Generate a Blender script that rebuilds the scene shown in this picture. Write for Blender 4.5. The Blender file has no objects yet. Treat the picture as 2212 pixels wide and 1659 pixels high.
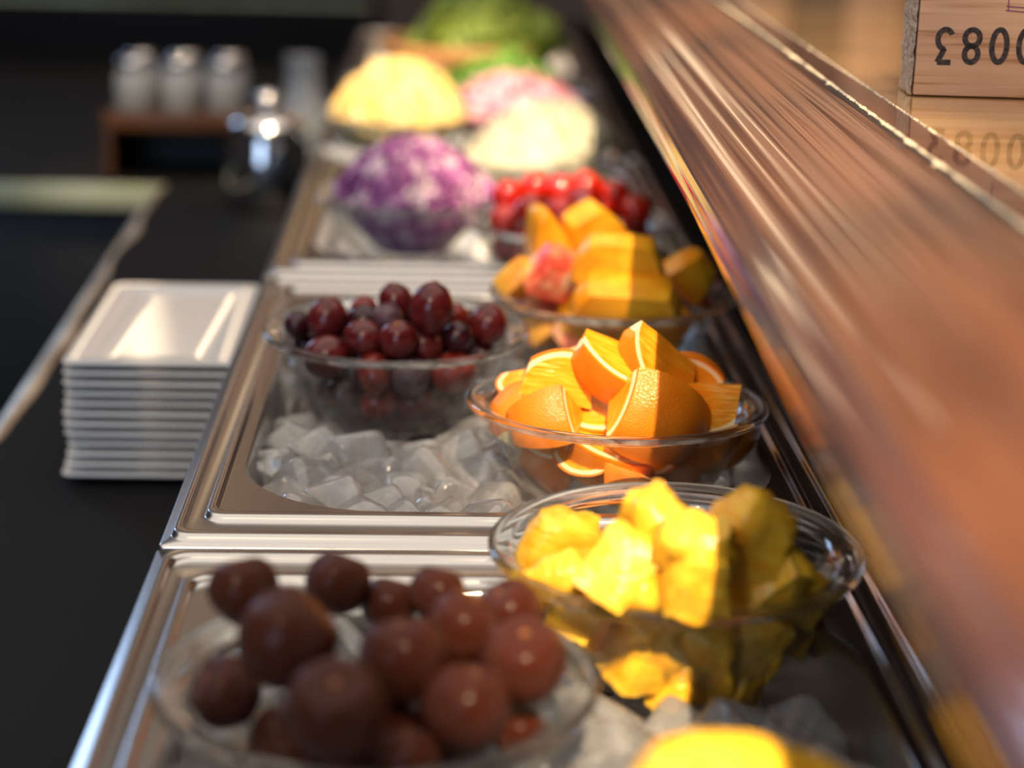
import bpy, bmesh, math, random
from mathutils import Vector, Matrix, Euler, noise
random.seed(7)
sc = bpy.context.scene
C = bpy.context.collection
R = random.random
def U(a, b): return a + (b - a) * random.random()

# ------------------------------------------------------------------ camera
Z0 = 0.95                      # height of the steel pan rims above the floor
HC = 0.3176                    # camera above the pan rims
FPX = 4200.0
CX, CY = 1106.0, 829.5
def cray(x, y): return Vector((x - CX, CY - y, -FPX))
dY = cray(963, -405).normalized()
nrm = cray(362, 1180).cross(cray(1918, 1196)).normalized()
dX = nrm.cross(dY).normalized()
if dX.x < 0: dX = -dX
dZ = dX.cross(dY)
ROT = Matrix((dX, dY, dZ))     # camera space -> world
CAM = Vector((0, 0, Z0 + HC))
cam_d = bpy.data.cameras.new('camera')
cam = bpy.data.objects.new('camera', cam_d); C.objects.link(cam)
cam.matrix_world = Matrix.Translation(CAM) @ ROT.to_4x4()
cam_d.sensor_width = 36; cam_d.lens = FPX / 2212 * 36
cam_d.clip_start = 0.02
cam_d.dof.use_dof = True
cam_d.dof.focus_distance = 0.915
cam_d.dof.aperture_fstop = 4.0
sc.camera = cam
def ray(x, y): return (ROT @ cray(x, y)).normalized()
def at(x, y, z=0.0):           # point seen at a photograph pixel on the level plane z above the pan rims
    d = ray(x, y); t = (Z0 + z - CAM.z) / d.z
    return CAM + d * t
def aty(x, y, Y):              # same on the upright plane at distance Y
    d = ray(x, y); return CAM + d * (Y / d.y)

# ------------------------------------------------------------------ world, lights, exposure
w = bpy.data.worlds.new('world'); sc.world = w; w.use_nodes = True
w.node_tree.nodes['Background'].inputs[0].default_value = (0.55, 0.62, 0.8, 1)
w.node_tree.nodes['Background'].inputs[1].default_value = 0.02
def light(kind, loc, aim, energy, col, **k):
    l = bpy.data.lights.new(kind.lower() + '_light', kind); l.energy = energy; l.color = col
    for a, v in k.items(): setattr(l, a, v)
    o = bpy.data.objects.new(l.name, l); C.objects.link(o); o.location = loc
    o.rotation_euler = (Vector(aim) - Vector(loc)).to_track_quat('-Z', 'Y').to_euler()
    return o
WARM = (1.0, 0.76, 0.48)
SPOTS = [((0.15, -0.62, 1.40), (0.120, 0.66, 0), 400, 9.5), ((0.17, -0.28, 1.40), (0.13, 0.98, 0), 310, 9.5), ((0.17, 0.00, 1.40), (0.15, 1.25, 0), 260, 8),
         ((0.17, 0.30, 1.40), (0.10, 1.60, 0), 420, 10.5), ((0.12, 0.80, 1.40), (-0.02, 2.05, 0), 500, 14), ((0.10, 1.5, 1.40), (0.03, 2.85, 0), 700, 11),
         ((0.12, -0.85, 1.45), (0.13, 0.44, 0), 420, 9), ((0.62, 0.25, 1.45), (0.44, 1.20, 0.2), 260, 22), ((0.75, 1.1, 1.45), (0.55, 1.9, 0.2), 420, 30),  # last one added to brighten the ledge's top board
         ((0.40, -0.45, 1.45), (0.33, 0.50, 0.18), 240, 11), ((-0.5, -0.5, 1.5), (-0.02, 0.95, 0), 45, 17), ((-0.30, 1.2, 1.4), (-0.33, 2.2, -0.05), 110, 11)]  # added fills that brighten the ledge front, the left ice, the jars and pot
for a, b, e, s in SPOTS:
    light('SPOT', (a[0], a[1], a[2] + Z0), (b[0], b[1], b[2] + Z0), e, WARM, spot_size=math.radians(s), spot_blend=0.9, shadow_soft_size=0.012)
light('AREA', (-0.35, 1.2, 2.65), (-0.3, 1.25, Z0), 45, (1.0, 0.90, 0.80), shape='RECTANGLE', size=2.8, size_y=3.4)  # added soft overhead fill for general brightness
light('AREA', (-1.2, -1.6, 1.75), (-0.1, 1.0, Z0), 18, (0.55, 0.72, 1.0), shape='RECTANGLE', size=1.1, size_y=1.3)
light('AREA', (-1.9, 4.0, 1.9), (-0.1, 1.6, Z0), 14, (0.45, 0.65, 1.0), shape='RECTANGLE', size=0.5, size_y=1.1)
light('AREA', (0.5, 3.9, 2.45), (0.3, 4.6, 1.6), 30, (1.0, 0.74, 0.55), shape='RECTANGLE', size=1.6, size_y=0.1)  # unseen, added to warm the back wall that the ledge mirrors
for lx, le in ((-1.55, 0.5), (-0.75, 1.6), (0.1, 0.9)):
    light('AREA', (lx, 4.8, 1.95), (lx, 3.0, 1.9), le * 0.45, (1.0, 0.74, 0.46), shape='RECTANGLE', size=0.07, size_y=0.9)  # unseen glowing strips added for bright streaks in the ledge's reflection
sc.view_settings.view_transform = 'Standard'
sc.view_settings.look = 'None'
sc.view_settings.exposure = 0.0
sc.view_settings.gamma = 1.0
sc.view_settings.use_curve_mapping = False
sc.cycles.max_bounces = 14; sc.cycles.transparent_max_bounces = 24
sc.cycles.transmission_bounces = 12; sc.cycles.glossy_bounces = 5; sc.cycles.diffuse_bounces = 3
sc.cycles.caustics_reflective = False; sc.cycles.caustics_refractive = True
sc.cycles.sample_clamp_indirect = 4.0
sc.cycles.use_denoising = True

# ------------------------------------------------------------------ helpers
def tag(o, label=None, cat=None, group=None, kind=None):
    if label: o['label'] = label
    if cat: o['category'] = cat
    if group: o['group'] = group
    if kind: o['kind'] = kind
    return o
def link(name, me, mat=None, parent=None, loc=None, mw=None):
    o = bpy.data.objects.new(name, me); C.objects.link(o)
    if mat is not None:
        for m in (mat if isinstance(mat, (list, tuple)) else [mat]): me.materials.append(m)
    if parent is not None: o.parent = parent
    if loc is not None: o.location = loc
    if mw is not None: o.matrix_world = mw
    return o
def bm_mesh(bm, name, smooth=True, angle=None):
    bmesh.ops.recalc_face_normals(bm, faces=bm.faces[:])
    me = bpy.data.meshes.new(name); bm.to_mesh(me); bm.free()
    for p in me.polygons: p.use_smooth = smooth
    if angle is not None and smooth:
        try: me.set_sharp_from_angle(angle=math.radians(angle))
        except Exception: pass
    return me
def empty(name, loc, rot=None, mw=None):
    o = bpy.data.objects.new(name, None); C.objects.link(o); o.empty_display_size = 0.02
    o.location = loc
    if rot is not None: o.rotation_euler = rot
    if mw is not None: o.matrix_world = mw
    return o
def box(bm, a, b, bev=0.0, seg=2):
    r = bmesh.ops.create_cube(bm, size=1)
    vs = r['verts']
    for v in vs:
        v.co = Vector([a[i] + (v.co[i] + .5) * (b[i] - a[i]) for i in range(3)])
    if bev:
        es = list({e for v in vs for e in v.link_edges})
        bmesh.ops.bevel(bm, geom=es, offset=bev, segments=seg, profile=0.5, affect='EDGES')
def box_obj(name, a, b, mat, parent=None, bev=0.0, loc=(0, 0, 0)):
    bm = bmesh.new(); box(bm, a, b, bev)
    return link(name, bm_mesh(bm, name, True, 35), mat, parent, loc)
def lathe(prof, n=64, closed=False):
    bm = bmesh.new(); rings = []
    for (r, z) in prof:
        if r < 1e-6: rings.append([bm.verts.new((0, 0, z))])
        else: rings.append([bm.verts.new((r * math.cos(2 * math.pi * i / n), r * math.sin(2 * math.pi * i / n), z)) for i in range(n)])
    for k in range(len(rings) - 1):
        a, b = rings[k], rings[k + 1]
        for i in range(n):
            j = (i + 1) % n
            if len(a) == 1 and len(b) == 1: continue
            if len(a) == 1: bm.faces.new((a[0], b[i], b[j]))
            elif len(b) == 1: bm.faces.new((a[i], a[j], b[0]))
            else: bm.faces.new((a[i], a[j], b[j], b[i]))
    return bm
def tube(bm, pts, rad, n=10):
    pts = [Vector(p) for p in pts]; rings = []
    for i, p in enumerate(pts):
        d = (pts[min(i + 1, len(pts) - 1)] - pts[max(i - 1, 0)]).normalized()
        s = d.cross(Vector((0, 0, 1)))
        if s.length < 1e-3: s = Vector((1, 0, 0))
        s.normalize(); t = s.cross(d)
        r = rad[i] if isinstance(rad, (list, tuple)) else rad
        rings.append([bm.verts.new(p + r * (math.cos(2 * math.pi * k / n) * s + math.sin(2 * math.pi * k / n) * t)) for k in range(n)])
    for a, b in zip(rings, rings[1:]):
        for k in range(n): bm.faces.new((a[k], a[(k + 1) % n], b[(k + 1) % n], b[k]))
    bm.faces.new(rings[0][::-1]); bm.faces.new(rings[-1])

# ------------------------------------------------------------------ materials
def mat(name, col=(0.8, 0.8, 0.8), rough=0.5, metal=0.0, **k):
    m = bpy.data.materials.new(name); m.use_nodes = True
    b = m.node_tree.nodes['Principled BSDF']
    b.inputs['Base Color'].default_value = (*col, 1)
    b.inputs['Roughness'].default_value = rough; b.inputs['Metallic'].default_value = metal
    for a, v in k.items(): b.inputs[a.replace('_', ' ')].default_value = v
    return m
PRE = {'varnished_reddish_wood': 0.0273}
def nd(m, t, **k):
    n = m.node_tree.nodes.new(t)
    for a, v in k.items(): setattr(n, a, v)
    return n
def lk(m, a, b): m.node_tree.links.new(a, b)
def texcoord(m, scale=(1, 1, 1), rot=(0, 0, 0), kind='Object'):
    tc = nd(m, 'ShaderNodeTexCoord'); mp = nd(m, 'ShaderNodeMapping')
    if m.name in PRE:
        q = nd(m, 'ShaderNodeMapping'); q.inputs['Rotation'].default_value = (0, 0, PRE[m.name]); lk(m, tc.outputs[kind], q.inputs['Vector'])
        mp.inputs['Scale'].default_value = scale; lk(m, q.outputs[0], mp.inputs['Vector']); return mp.outputs['Vector']
    mp.inputs['Scale'].default_value = scale; mp.inputs['Rotation'].default_value = rot
    lk(m, tc.outputs[kind], mp.inputs['Vector']); return mp.outputs['Vector']
def ramp(m, fac, stops):
    r = nd(m, 'ShaderNodeValToRGB'); e = r.color_ramp.elements
    while len(e) < len(stops): e.new(0.5)
    for x, (p, c) in zip(e, stops): x.position = p; x.color = (*c, 1)
    lk(m, fac, r.inputs['Fac']); return r.outputs['Color']
def noise_col(m, stops, scale=(20, 20, 20), detail=4, kind='Object', distort=0.0):
    v = texcoord(m, scale, kind=kind); n = nd(m, 'ShaderNodeTexNoise')
    n.inputs['Scale'].default_value = 1; n.inputs['Detail'].default_value = detail; n.inputs['Distortion'].default_value = distort
    lk(m, v, n.inputs['Vector'])
    lk(m, ramp(m, n.outputs['Fac'], stops), m.node_tree.nodes['Principled BSDF'].inputs['Base Color'])
    return n
def bump(m, scale, strength, dist=0.001, detail=2, kind='Object', tex='noise'):
    v = texcoord(m, scale, kind=kind)
    n = nd(m, 'ShaderNodeTexNoise' if tex == 'noise' else 'ShaderNodeTexVoronoi')
    n.inputs['Scale'].default_value = 1
    if tex == 'noise': n.inputs['Detail'].default_value = detail
    lk(m, v, n.inputs['Vector'])
    b = nd(m, 'ShaderNodeBump'); b.inputs['Strength'].default_value = strength; b.inputs['Distance'].default_value = dist
    lk(m, n.outputs['Fac' if tex == 'noise' else 'Distance'], b.inputs['Height'])
    p = m.node_tree.nodes['Principled BSDF']
    if p.inputs['Normal'].links: lk(m, p.inputs['Normal'].links[0].from_socket, b.inputs['Normal'])
    lk(m, b.outputs['Normal'], p.inputs['Normal'])

M_steel = mat('brushed_steel', (0.50, 0.49, 0.475), 0.25, 1.0); bump(M_steel, (60, 60, 60), 0.05, 0.0006)
M_steel_in = mat('pan_steel', (0.6, 0.58, 0.55), 0.3, 1.0)
M_chrome = mat('polished_steel', (0.75, 0.75, 0.76), 0.12, 1.0)
M_black = mat('black_counter_laminate', (0.010, 0.010, 0.011), 0.7, Specular_IOR_Level=0.08); bump(M_black, (900, 60, 60), 0.25, 0.0004)
M_dark = mat('dark_cabinet', (0.006, 0.006, 0.008), 0.5); bump(M_dark, (20, 20, 20), 0.05)
M_dkwood = mat('dark_brown_panel', (0.055, 0.028, 0.016), 0.4); noise_col(M_dkwood, [(0.3, (0.03, 0.014, 0.008)), (0.7, (0.075, 0.036, 0.02))], (60, 4, 60))
M_edge = mat('worn_metal_edging', (0.55, 0.5, 0.4), 0.35, 0.7); noise_col(M_edge, [(0.35, (0.5, 0.42, 0.32)), (0.6, (0.9, 0.82, 0.68))], (40, 12, 40))
M_plate = mat('white_glazed_ceramic', (0.83, 0.83, 0.82), 0.12, Coat_Weight=0.5); bump(M_plate, (30, 30, 30), 0.03)

def glass_mats():
    m = mat('clear_glass_rim', (0.93, 0.97, 0.95), 0.0, Transmission_Weight=1.0, IOR=1.47)
    nt = m.node_tree; tr = nt.nodes.new('ShaderNodeBsdfTransparent'); mx = nt.nodes.new('ShaderNodeMixShader'); mx.inputs[0].default_value = 0.12
    nt.links.new(nt.nodes['Principled BSDF'].outputs[0], mx.inputs[1]); nt.links.new(tr.outputs[0], mx.inputs[2]); nt.links.new(mx.outputs[0], nt.nodes['Material Output'].inputs[0])
    t = bpy.data.materials.new('clear_glass_wall'); t.use_nodes = True
    nt = t.node_tree; nt.nodes.clear(); out = nt.nodes.new('ShaderNodeOutputMaterial')
    tr = nt.nodes.new('ShaderNodeBsdfTransparent'); tr.inputs[0].default_value = (0.95, 0.965, 0.96, 1)
    gl = nt.nodes.new('ShaderNodeBsdfGlossy'); gl.inputs['Roughness'].default_value = 0.02
    lw = nt.nodes.new('ShaderNodeLayerWeight'); lw.inputs['Blend'].default_value = 0.5
    pw_ = nt.nodes.new('ShaderNodeMath'); pw_.operation = 'POWER'; pw_.inputs[1].default_value = 4.0; nt.links.new(lw.outputs['Facing'], pw_.inputs[0])
    fr = nt.nodes.new('ShaderNodeMath'); fr.operation = 'MULTIPLY_ADD'; fr.inputs[1].default_value = 0.9; fr.inputs[2].default_value = 0.045; nt.links.new(pw_.outputs[0], fr.inputs[0])
    mx = nt.nodes.new('ShaderNodeMixShader')
    nt.links.new(fr.outputs[0], mx.inputs[0]); nt.links.new(tr.outputs[0], mx.inputs[1]); nt.links.new(gl.outputs[0], mx.inputs[2])
    # condensation low on the cold outside: a faint matt film that fades in patches
    df = nt.nodes.new('ShaderNodeBsdfDiffuse'); df.inputs[0].default_value = (0.8, 0.8, 0.8, 1)
    tc = nt.nodes.new('ShaderNodeTexCoord'); sx = nt.nodes.new('ShaderNodeSeparateXYZ'); nt.links.new(tc.outputs['Object'], sx.inputs[0])
    mr = nt.nodes.new('ShaderNodeMapRange'); mr.inputs['From Min'].default_value = -0.022; mr.inputs['From Max'].default_value = -0.05
    mr.inputs['To Min'].default_value = 0.0; mr.inputs['To Max'].default_value = 0.08
    nt.links.new(sx.outputs['Z'], mr.inputs['Value'])
    nz = nt.nodes.new('ShaderNodeTexNoise'); nz.inputs['Scale'].default_value = 45; nt.links.new(tc.outputs['Object'], nz.inputs['Vector'])
    mu = nt.nodes.new('ShaderNodeMath'); mu.operation = 'MULTIPLY'; nt.links.new(mr.outputs[0], mu.inputs[0]); nt.links.new(nz.outputs[0], mu.inputs[1])
    m2 = nt.nodes.new('ShaderNodeMixShader'); nt.links.new(mu.outputs[0], m2.inputs[0]); nt.links.new(mx.outputs[0], m2.inputs[1]); nt.links.new(df.outputs[0], m2.inputs[2])
    nt.links.new(m2.outputs[0], out.inputs[0])
    return m, t
M_rim, M_wall = glass_mats()
def ice_mat():
    m = mat('melting_ice', (0.93, 0.90, 0.89), 0.06, Transmission_Weight=0.80, IOR=1.31, Coat_Weight=0.6, Coat_Roughness=0.02)
    nz = noise_col(m, [(0.3, (0.88, 0.86, 0.86)), (0.7, (0.99, 0.985, 0.98))], (60, 60, 60), 3); bump(m, (70, 70, 70), 0.15, 0.0015)
    return m
M_ice = ice_mat()
M_icebed = mat('crushed_ice', (0.92, 0.89, 0.88), 0.25, Subsurface_Weight=0.3, Subsurface_Radius=(0.01, 0.01, 0.01)); bump(M_icebed, (140, 140, 140), 0.6, 0.003)

M_peel = mat('orange_peel', (0.93, 0.30, 0.015), 0.32, Subsurface_Weight=0.15, Subsurface_Radius=(0.004, 0.002, 0.001))
noise_col(M_peel, [(0.3, (0.80, 0.19, 0.005)), (0.7, (0.90, 0.28, 0.012))], (60, 60, 60)); bump(M_peel, (1100, 1100, 1100), 0.4, 0.0006, tex='voronoi')
M_pith = mat('orange_pith', (0.95, 0.78, 0.45), 0.5, Subsurface_Weight=0.2, Subsurface_Radius=(0.003, 0.002, 0.001)); bump(M_pith, (300, 300, 300), 0.3)
M_flesh = mat('orange_flesh', (0.95, 0.42, 0.02), 0.22, Subsurface_Weight=0.35, Subsurface_Radius=(0.006, 0.003, 0.001))
noise_col(M_flesh, [(0.3, (0.90, 0.28, 0.006)), (0.6, (0.96, 0.42, 0.025)), (0.75, (1.0, 0.60, 0.11))], (60, 60, 500), 3); bump(M_flesh, (120, 120, 900), 0.5, 0.001)
M_pine = mat('pineapple_flesh', (0.95, 0.62, 0.04), 0.3, Subsurface_Weight=0.35, Subsurface_Radius=(0.008, 0.006, 0.001))
noise_col(M_pine, [(0.3, (0.90, 0.40, 0.008)), (0.7, (0.97, 0.62, 0.06))], (80, 80, 260)); bump(M_pine, (150, 150, 600), 0.6, 0.0015)
M_mango = mat('yellow_fruit_flesh', (0.95, 0.5, 0.03), 0.3, Subsurface_Weight=0.3, Subsurface_Radius=(0.006, 0.003, 0.001))
noise_col(M_mango, [(0.35, (0.86, 0.29, 0.006)), (0.65, (0.96, 0.50, 0.025))], (50, 50, 50)); bump(M_mango, (200, 200, 200), 0.2)
M_red = mat('pink_red_fruit_flesh', (0.8, 0.12, 0.06), 0.3, Subsurface_Weight=0.3, Subsurface_Radius=(0.006, 0.002, 0.001))
noise_col(M_red, [(0.35, (0.62, 0.03, 0.02)), (0.5, (0.85, 0.16, 0.08)), (0.68, (0.95, 0.66, 0.42))], (55, 55, 55)); bump(M_red, (200, 200, 200), 0.2)
M_tom = mat('tomato_skin', (0.80, 0.022, 0.006), 0.1, Coat_Weight=0.6, Coat_Roughness=0.04, Subsurface_Weight=0.1, Subsurface_Radius=(0.004, 0.001, 0.001))
noise_col(M_tom, [(0.3, (0.46, 0.006, 0.003)), (0.7, (0.66, 0.022, 0.005))], (40, 40, 40))
M_stem = mat('green_stem', (0.10, 0.16, 0.03), 0.6); bump(M_stem, (200, 200, 200), 0.2)
M_bstem = mat('brown_stem_scar', (0.30, 0.11, 0.03), 0.7); bump(M_bstem, (300, 300, 300), 0.3)
def grape_mat(name, a, b, r):
    m = mat(name, a, r, Coat_Weight=0.2, Coat_Roughness=0.06, Specular_IOR_Level=0.3, Subsurface_Weight=0.15, Subsurface_Radius=(0.005, 0.001, 0.001))
    noise_col(m, [(0.3, tuple(q * .8 for q in a)), (0.7, tuple(q * .8 for q in b))], (2, 2, 2), 5)
    return m
M_grapes = [grape_mat('grape_skin_red', (0.085, 0.008, 0.012), (0.20, 0.022, 0.022), 0.22),
            grape_mat('grape_skin_dark', (0.022, 0.004, 0.010), (0.07, 0.010, 0.018), 0.2),
            grape_mat('grape_skin_bloom', (0.07, 0.020, 0.035), (0.19, 0.10, 0.12), 0.42),
            grape_mat('grape_skin_bright', (0.17, 0.010, 0.008), (0.34, 0.035, 0.018), 0.2)]
M_brown = mat('dark_brown_fruit_skin', (0.11, 0.030, 0.014), 0.34, Coat_Weight=0.2, Coat_Roughness=0.2, Specular_IOR_Level=0.2)
noise_col(M_brown, [(0.3, (0.028, 0.005, 0.002)), (0.55, (0.085, 0.016, 0.006)), (0.72, (0.24, 0.048, 0.013))], (45, 45, 45), 5); bump(M_brown, (260, 260, 260), 0.55, 0.0012)

def veg_mat(name, stops, sc_=(60, 60, 60), rough=0.45):
    m = mat(name, stops[0][1], rough, Subsurface_Weight=0.2, Subsurface_Radius=(0.004, 0.004, 0.004)); noise_col(m, stops, sc_, 3); return m
M_cabbage = veg_mat('purple_cabbage', [(0.35, (0.22, 0.035, 0.20)), (0.50, (0.50, 0.16, 0.44)), (0.64, (0.88, 0.70, 0.78))])
M_white = veg_mat('white_shreds', [(0.3, (0.80, 0.74, 0.50)), (0.7, (0.90, 0.87, 0.72))])
M_pink = veg_mat('pink_slices', [(0.35, (0.50, 0.13, 0.22)), (0.6, (0.78, 0.42, 0.50))])
M_yellow = veg_mat('yellow_shreds', [(0.3, (0.88, 0.58, 0.14)), (0.7, (0.93, 0.78, 0.40))])
M_green = veg_mat('green_leaves', [(0.3, (0.10, 0.17, 0.014)), (0.7, (0.30, 0.38, 0.05))])
M_green2 = veg_mat('dark_green_herbs', [(0.3, (0.05, 0.16, 0.02)), (0.7, (0.22, 0.42, 0.06))])
M_bowlwood = mat('pale_brown_bowl_wood', (0.45, 0.22, 0.08), 0.4); noise_col(M_bowlwood, [(0.3, (0.36, 0.16, 0.05)), (0.7, (0.55, 0.29, 0.12))], (10, 10, 60))

# varnished ledge wood: long grain along Y with fine dark pores
M_ledge = mat('varnished_reddish_wood', (0.26, 0.10, 0.04), 0.45, Coat_Weight=1.0, Coat_Roughness=0.06, Coat_IOR=1.6)
noise_col(M_ledge, [(0.3, (0.075, 0.022, 0.007)), (0.5, (0.11, 0.034, 0.011)), (0.7, (0.15, 0.049, 0.017))], (60, 0.12, 60), 1)
bump(M_ledge, (2400, 420, 2400), 0.10, 0.0002, detail=1)
M_top = mat('varnished_golden_wood', (0.5, 0.26, 0.10), 0.14, Coat_Weight=1.0, Coat_Roughness=0.03, Coat_IOR=1.7)
noise_col(M_top, [(0.3, (0.42, 0.21, 0.07)), (0.5, (0.62, 0.35, 0.13)), (0.7, (0.78, 0.50, 0.22))], (5, 110, 60), 5, distort=0.6)
M_chip = mat('chipped_pale_edge', (0.80, 0.68, 0.48), 0.5, Coat_Weight=0.4); bump(M_chip, (600, 600, 600), 0.8, 0.001)
M_groove = mat('dark_joint', (0.02, 0.012, 0.01), 0.5)
M_pinew = mat('raw_pine', (0.62, 0.36, 0.20), 0.6)
v = texcoord(M_pinew, (9, 6, 260)); wv = nd(M_pinew, 'ShaderNodeTexNoise'); wv.inputs['Scale'].default_value = 1; wv.inputs['Detail'].default_value = 4; wv.inputs['Distortion'].default_value = 0.5
lk(M_pinew, v, wv.inputs['Vector'])
lk(M_pinew, ramp(M_pinew, wv.outputs['Fac'], [(0.34, (0.56, 0.29, 0.15)), (0.46, (0.78, 0.50, 0.31)), (0.62, (0.84, 0.58, 0.38))]), M_pinew.node_tree.nodes['Principled BSDF'].inputs['Base Color'])
bump(M_pinew, (6, 6, 300), 0.2, 0.0005)
M_pineend = mat('rough_sawn_end', (0.55, 0.42, 0.30), 0.85); noise_col(M_pineend, [(0.3, (0.36, 0.26, 0.18)), (0.7, (0.66, 0.54, 0.42))], (200, 200, 200)); bump(M_pineend, (350, 350, 350), 1.0, 0.002)
M_ink = mat('black_stamp_ink', (0.035, 0.033, 0.04), 0.7); noise_col(M_ink, [(0.35, (0.02, 0.02, 0.025)), (0.66, (0.10, 0.085, 0.08)), (0.75, (0.35, 0.22, 0.15))], (500, 500, 500))
M_ink2 = mat('purple_stamp_ink', (0.30, 0.10, 0.20), 0.7); bump(M_ink2, (300, 300, 300), 0.1)
M_jar = mat('jar_glass', (0.85, 0.9, 0.95), 0.05, Transmission_Weight=0.75, IOR=1.45)
M_jarfill = mat('jar_contents', (0.16, 0.10, 0.06), 0.6); noise_col(M_jarfill, [(0.3, (0.08, 0.05, 0.03)), (0.7, (0.3, 0.2, 0.12))], (200, 200, 200))
M_rack = mat('rack_wood', (0.22, 0.09, 0.03), 0.4); noise_col(M_rack, [(0.3, (0.06, 0.024, 0.009)), (0.7, (0.13, 0.055, 0.02))], (8, 60, 60))
M_wallw = mat('warm_wood_wall', (0.5, 0.3, 0.2), 0.5); noise_col(M_wallw, [(0.3, (0.34, 0.21, 0.14)), (0.7, (0.55, 0.38, 0.27))], (30, 30, 2))
M_plaster = mat('dark_plaster', (0.05, 0.045, 0.045), 0.8); bump(M_plaster, (40, 40, 40), 0.2)
M_ceil = mat('ceiling_plaster', (0.35, 0.27, 0.2), 0.8); bump(M_ceil, (30, 30, 30), 0.2)
M_floor = mat('dark_floor', (0.03, 0.027, 0.025), 0.5); noise_col(M_floor, [(0.3, (0.02, 0.018, 0.017)), (0.7, (0.045, 0.04, 0.036))], (3, 3, 3))
M_strip = mat('grey_green_edge_metal', (0.32, 0.36, 0.26), 0.4, 0.3); noise_col(M_strip, [(0.3, (0.42, 0.46, 0.26)), (0.7, (0.62, 0.70, 0.58))], (9, 9, 9))

# ------------------------------------------------------------------ room
def struct(name, a, b, m, bev=0): return tag(box_obj(name, a, b, m, bev=bev), kind='structure')
struct('floor', (-2.6, -2.4, -0.1), (2.6, 5.2, 0), M_floor)
struct('ceiling', (-2.6, -2.4, 2.75), (2.6, 5.2, 2.85), M_ceil)
struct('wall_left', (-2.6, -2.4, 0), (-2.5, 5.2, 2.75), M_plaster)
struct('wall_right', (2.5, -2.4, 0), (2.6, 5.2, 2.75), M_plaster)
struct('wall_front', (-2.5, -2.4, 0), (2.5, -2.3, 2.75), M_plaster)
struct('wall_back', (-2.5, 5.0, 0), (2.5, 5.2, 2.75), M_plaster)
# unseen upright boards added on the upper back wall to streak the ledge's reflection
wb = bpy.data.objects['wall_back']
x = -2.4; bmesh_cache = {}
i = 0
while x < 2.4:
    wd = 0.14
    bm = bmesh.new(); box(bm, (-wd / 2, -0.02, -0.7), (wd / 2, 0.0, 0.7), 0.004)
    if 'b' not in bmesh_cache:
        bmesh_cache['b'] = bm_mesh(bm, 'board', True, 35); bmesh_cache['b'].materials.append(M_wallw)
    else: bm.free()
    o = bpy.data.objects.new('board', bmesh_cache['b']); C.objects.link(o); o.parent = wb; o.location = (x, 5.0 - 0.015 * (i % 2) * 2, 1.95)
    x += wd + (0.03 if i % 3 else 0.16); i += 1

# ------------------------------------------------------------------ side counter (lower, black)
ZS = -0.0955
e0, e1 = at(345, 400, ZS), at(40, 858, ZS)
ed = (e1 - e0).normalized()
def edge_x(y): return e0.x + (e1.x - e0.x) * (y - e0.y) / (e1.y - e0.y)
yb = at(170, 397, ZS).y
ct = empty('black_side_counter', (0, 0, Z0 + ZS))
tag(ct, 'black laminate counter beside the steel pans, carrying the white plates', 'counter')
bm = bmesh.new()
ya, yz = -0.2, 3.4
XR = -0.1215
vs = [(edge_x(ya), ya), (XR, ya), (XR, yz), (-2.0, yz), (-2.0, yb), (edge_x(yb), yb)]
top = [bm.verts.new((x, y, 0)) for x, y in vs]; bot = [bm.verts.new((x, y, -0.03)) for x, y in vs]
bm.faces.new(top); bm.faces.new(bot[::-1])
for i in range(6): bm.faces.new((top[i], bot[i], bot[(i + 1) % 6], top[(i + 1) % 6]))
link('worktop', bm_mesh(bm, 'worktop', False), M_black, ct)
# cabinets below
for (a, b) in (((edge_x(1) + 0.03, ya, -Z0 - ZS), (XR, yb, -0.03)), ((-1.95, yb + 0.03, -Z0 - ZS), (XR, yz, -0.03))):
    box_obj('cabinet_base', (a[0], a[1], a[2]), (b[0] - 0.006, b[1], b[2]), M_dark, ct, 0.002)
# pale worn edging on the long left edge
bm = bmesh.new(); prev = None; n = 60
for i in range(n + 1):
    y = yb - (yb - 0.9) * i / n
    wd = 0.0135 * (0.65 + 0.8 * noise.noise(Vector((0, y * 9, 0.3)))) * (1.0 if y > 1.25 else 0.7)
    x = edge_x(y)
    r = [bm.verts.new((x - 0.002, y, -0.012)), bm.verts.new((x - 0.002, y, 0.0012)), bm.verts.new((x + max(wd, .0025), y, 0.0012)), bm.verts.new((x + max(wd, .0025), y, -0.001))]
    if prev:
        for k in range(3): bm.faces.new((prev[k], prev[k + 1], r[k + 1], r[k]))
    prev = r
link('edging', bm_mesh(bm, 'edging'), M_edge, ct)['label'] = 'pale worn edging strip'
h = 0.027
box_obj('front_edge_strip', (-2.0, yb - 0.004, -h), (edge_x(yb) + 0.004, yb, 0.0005), M_strip, ct, 0.001)['label'] = 'grey-green front edge strip'

# dark back panel with a shelf edge behind the equipment
wp = empty('dark_back_cabinet', (0, 3.4, Z0 + ZS)); tag(wp, 'near-black cabinet wall behind the back counter with thin shelf along its top', 'cabinet')
box_obj('door_panel', (-2.0, 0, 0), (-1.06, 0.3, 0.5), M_dark, wp, 0.003); box_obj('door_panel', (-1.05, 0, 0), (-0.11, 0.3, 0.5), M_dark, wp, 0.003)
sh = aty(500, 8, 3.35)
box_obj('shelf_edge', (-2.0, -0.05, sh.z - Z0 - ZS - 0.003), (-0.12, -0.045, sh.z - Z0 - ZS + 0.004), M_strip, wp, 0.001)

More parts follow.
